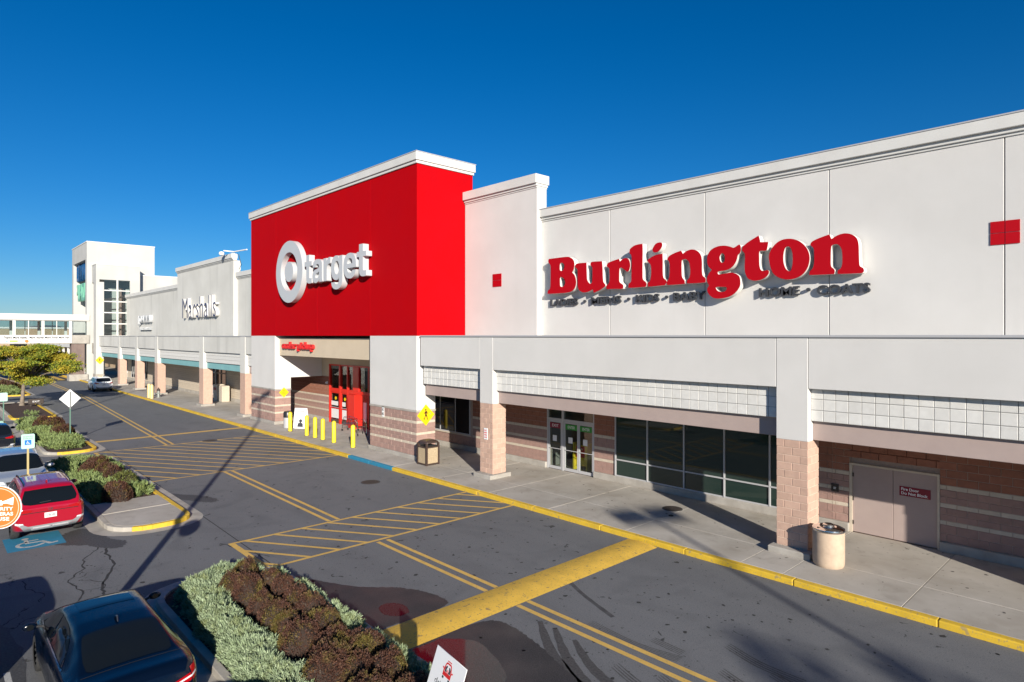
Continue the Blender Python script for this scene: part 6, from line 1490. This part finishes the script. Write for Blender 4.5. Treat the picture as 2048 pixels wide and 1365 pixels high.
        for sg in (1, -1):
            decal('side_window', S([(.62, 1.16, 1), (.72, 1.46), (.95, 1.50), (1.30, 1.50, 1), (1.28, 1.14, 1)]), 'y', 'carglass', sgn=sg, smoothn=3)
            decal('side_window', S([(1.36, 1.14, 1), (1.40, 1.50, 1), (1.9, 1.53), (2.22, 1.53, 1), (2.20, 1.12, 1)]), 'y', 'carglass', sgn=sg, smoothn=3)
            decal('side_window', S([(2.28, 1.12, 1), (2.30, 1.53, 1), (2.62, 1.50), (3.0, 1.36), (3.42, 1.10, 1)]), 'y', 'carglass', sgn=sg, smoothn=3)
            for xa in (1.28, 2.22, 3.45): decal('door_seam', S([(xa, .40), (xa+.012, .40), (xa+.012, 1.08), (xa, 1.08)]), 'y', 'dark', .002, sgn=sg)
            decal('door_handle', S([(1.45, .96), (1.66, .96), (1.66, 1.0), (1.45, 1.0)]), 'y', paint, .03, sgn=sg); decal('door_handle', S([(2.40, .94), (2.6, .94), (2.6, .98), (2.40, .98)]), 'y', paint, .03, sgn=sg)
            decal('side_cladding', S([(1.4, .27), (3.35, .27), (3.35, .40), (1.4, .40)]), 'y', 'grey', .01, sgn=sg)
            tl_ = decal('tail_light', [(sg*.45, .99), (sg*.66, 1.035), (sg*.84, 1.08), (sg*.86, .96), (sg*.70, .93), (sg*.50, .94)], 'x', 'tail', .010)
            decal('side_lamp', S([(.02, .94), (.04, 1.08), (.46, 1.08), (.30, .98)]), 'y', 'tail', .010, sgn=sg)
            decal('reflector', [(sg*.66, .56), (sg*.86, .60), (sg*.86, .66), (sg*.68, .63)], 'x', 'lampclear', .012)
            decal('headlight', [(sg*.50, .80), (sg*.82, .86), (sg*.86, .93), (sg*.56, .90)], 'x', 'lampclear', .01, sgn=-1)
        decal('rear_window', [(-.66, 1.17), (0, 1.14), (.66, 1.17), (.62, 1.50), (.52, 1.535), (0, 1.55), (-.52, 1.535), (-.62, 1.50)], 'x', 'carglass', smoothn=3)
        decal('windscreen', S([(2.98, -.58), (2.95, 0), (2.98, .58), (3.66, .74), (3.76, 0), (3.66, -.74)]), 'z', 'carglass', smoothn=3)
        decal('bumper_skid', [(-.62, .34), (.62, .34), (.74, .52), (.80, .58), (.70, .60), (.56, .52), (-.56, .52), (-.70, .60), (-.80, .58), (-.74, .52)], 'x', 'grey', .014)
        decal('skid_plate', [(-.46, .38), (.46, .38), (.50, .48), (-.50, .48)], 'x', 'alu', .02)
        decal('tailgate_crease', [(-.72, .905), (.72, .905), (.72, .925), (-.72, .925)], 'x', 'dark', .004)
        decal('wiper', [(-.02, 1.19), (.26, 1.17), (.27, 1.185), (-.02, 1.205)], 'x', 'plastic', .02)
        decal('grille', [(-.42, .62), (.42, .62), (.50, .88), (-.50, .88)], 'x', 'plastic', .006, sgn=-1)
        decal('front_plate', [(-.16, .48), (.16, .48), (.16, .60), (-.16, .60)], 'x', 'plate', .02, sgn=-1)
        if rails:
            for sg in (1, -1):
                part_pts = []
                for xa in (.75, .9, 1.6, 2.3, 2.75, 2.9):
                    hit = bvh.ray_cast(Vector((xa*s, sg*.60, 4)), Vector((0, 0, -1)))[0]; part_pts.append((hit.x, hit.y, hit.z+(.05 if .8 < xa < 2.85 else .0)))
                link('roof_rail', MB().tube(part_pts, .018, 8).mesh('roof_rail', smooth=True), 'alu' if paint != 'carred' else 'plastic', body)
            for yy in (-.36, -.12, .12, .36): decal('roof_rib', S([(.95, yy-.008), (2.1, yy-.008), (2.1, yy+.008), (.95, yy+.008)]), 'z', paint, .008)
        pz = .72; ez = 1.02
    # number plate, emblem, fin aerial, mirrors
    hit = bvh.ray_cast(Vector((-3, 0, pz+.04)), Vector((1, 0, 0)))[0]
    pl = link('number_plate', MB().box(hit.x-.03, hit.x-.018, -.155, .155, pz, pz+.155).mesh('number_plate'), 'plate', body)
    if plate:
        t0 = bpy.data.objects.new('d', None)
        full = put_text(plate, frame((0, 0, 0), (1, 0, 0), (0, 1, 0)), .25, .085, .002, 'black', None)[0]
        full.name = 'plate_text'; full.parent = pl; full.data.transform(frame((hit.x-.030, .125, pz+.035), (0, -1, 0), (0, 0, 1))); bpy.data.objects.remove(t0)
    hit = bvh.ray_cast(Vector((-3, 0, ez)), Vector((1, 0, 0)))[0]
    if emblem == 'ovals':
        def ring(cy, cz, a, b, wd): return [circ(cy, cz, a, 28, b), circ(cy, cz, a-wd, 28, b-wd)]
        for args in ((0, 0, .075, .05, .010), (0, 0, .028, .046, .008), (0, .018, .052, .02, .007)):
            e_ = extruded(ring(*args), .006); e_.transform(frame((hit.x-.012, 0, ez-.05), (0, -1, 0), (0, 0, 1))); link('emblem', e_, 'chrome', body)
    else:
        e_ = extruded([circ(0, 0, .06, 24, .035), circ(0, 0, .048, 24, .025)], .006); e_.transform(frame((hit.x-.012, 0, ez-.04), (0, -1, 0), (0, 0, 1))); link('emblem', e_, 'chrome', body)
        e_ = extruded([[(-.03, -.022), (-.02, -.022), (-.008, -.004), (.012, .004), (.022, .022), (.032, .022), (.018, -.022), (.008, -.022), (.014, -.004), (-.006, .004), (-.012, -.006)]], .006); e_.transform(frame((hit.x-.012, 0, ez-.04), (0, -1, 0), (0, 0, 1))); link('emblem', e_, 'chrome', body)
    fx_ = (1.62 if kind == 'sedan' else .85)*s; hit = bvh.ray_cast(Vector((fx_, 0, 4)), Vector((0, 0, -1)))[0]
    link('aerial', MB().tube([(fx_-.06, 0, hit.z-.01), (fx_-.02, 0, hit.z+.065), (fx_+.04, 0, hit.z+.05), (fx_+.12, 0, hit.z-.01)], [.012, .014, .022, .03], 8).mesh('aerial', smooth=True), paint, body)
    for sg in (1, -1):
        mx, mz = (3.42*s, 1.02) if kind == 'sedan' else (3.25*s, 1.14)
        g_ = bpy.data.meshes.new('mirror'); b = bmesh.new(); bmesh.ops.create_icosphere(b, subdivisions=3, radius=1.0)
        for v in b.verts: v.co = Vector((v.co.x*.075*(1 if v.co.x > 0 else .55), v.co.y*.115, v.co.z*.07))
        b.to_mesh(g_); b.free(); g_.transform(Matrix.Translation((mx, sg*(hw+.10), mz))); g_.polygons.foreach_set('use_smooth', [True]*len(g_.polygons))
        mo = link('mirror', g_, paint, t); link('mirror_arm', MB().tube([(mx, sg*(hw-.12), mz-.05), (mx, sg*(hw+.03), mz-.01)], .025, 8).mesh('mirror_arm'), 'plastic', mo)
        link('mirror_glass', MB().tube([(mx-.036, sg*(hw+.10), mz), (mx-.042, sg*(hw+.10), mz)], .055, 16).mesh('mirror_glass'), 'carglass', mo)
    for xw in wx:
        for sy in (-1, 1):
            yo = sy*(hw-.015)
            wl_ = bpy.data.objects.new('wheel', None); C.objects.link(wl_); wl_.parent = t; wl_.location = (xw, yo-sy*.11, wr)
            prof = [(wr*.62, -.105), (wr*.93, -.11), (wr*.985, -.085), (wr, -.04), (wr, .04), (wr*.985, .085), (wr*.93, .11), (wr*.62, .105)]
            ty = MB(); seg = 32; rg = []
            for r_, o_ in prof: rg.append(len(ty.v)); ty.v += [(r_*math.cos(2*math.pi*k/seg), o_, r_*math.sin(2*math.pi*k/seg)) for k in range(seg)]
            for a in range(len(rg)-1):
                for k in range(seg): j = (k+1) % seg; ty.f.append((rg[a]+k, rg[a]+j, rg[a+1]+j, rg[a+1]+k))
            tm = ty.mesh('tyre', smooth=True); link('tyre', tm, 'rubber', wl_)
            rm = MB(); rm.tube([(0, -.09, 0), (0, sy*.03, 0)], wr*.62, 28); rmm = MB()
            for k in range(10):
                a = 2*math.pi*k/10; c_, s_ = math.cos(a), math.sin(a)
                rmm.tube([(c_*.04, sy*.055, s_*.04), (c_*wr*.60, sy*.075, s_*wr*.60)], .018, 5)
            rmm.tube([(0, sy*.04, 0), (0, sy*.075, 0)], .055, 12)
            o_ = link('rim', rmm.mesh('rim'), 'rim', wl_); link('brake_disc', rm.mesh('brake_disc'), 'iron', wl_)
    return t
PI = math.pi
car('parked_car', 'dark navy sedan seen from above at the bottom left, sunroof and red tail lamps', 'navy', -10.95, 2.45, PI, 'sedan', plate='9CK 7014', emblem='ovals', H_=1.45)
car('parked_car', 'bright red suv parked with its back to the camera beside the round island', 'carred', -24.0, 2.9, PI, 'suv', L_=4.7, W_=1.88, H_=1.68, plate='1ZB6580', rails=True)
car('parked_car', 'silver white suv facing the camera behind the red car', 'carsilver', -34.4, 2.75, 0, 'suv', L_=4.75, W_=1.88, H_=1.70, rails=True)
car('parked_car', 'nearly black suv with red tail lamps at the left border behind the silver one', 'cardark', -42.2, 2.7, PI, 'suv', L_=4.7, W_=1.88, H_=1.66, plate='4DM 2271')
car('parked_car', 'white suv standing in the lane by the pavement in front of the far columns', 'carwhite', -83.2, 14.95, PI-R(1), 'suv', L_=4.8, W_=1.9, H_=1.68, plate='7AH 5520')
car('parked_car', 'grey suv parked left of the navy sedan outside the picture', 'carsilver', -13.2, -.62, PI, 'suv', L_=4.7, W_=1.86, H_=1.7)
car('parked_car', 'white suv nose to tail behind the navy sedan, below the picture', 'carwhite', -4.7, 1.95, PI, 'suv', L_=4.7, W_=1.86, H_=1.68)
# parking bay lines in the near lot
for x_ in (-10.2, -19.6, -30.0, -38.9): line('bay_line', (x_+.1, 1.15), (x_-4.9, 1.15), .1, 'white_line')
for x_ in (-10.2, -19.6): line('bay_line', (x_, -.9-.9), (x_-4.9, -1.8), .1, 'white_line')
# strip internal helper properties
for o in bpy.data.objects:
    if '_o' in o: del o['_o']
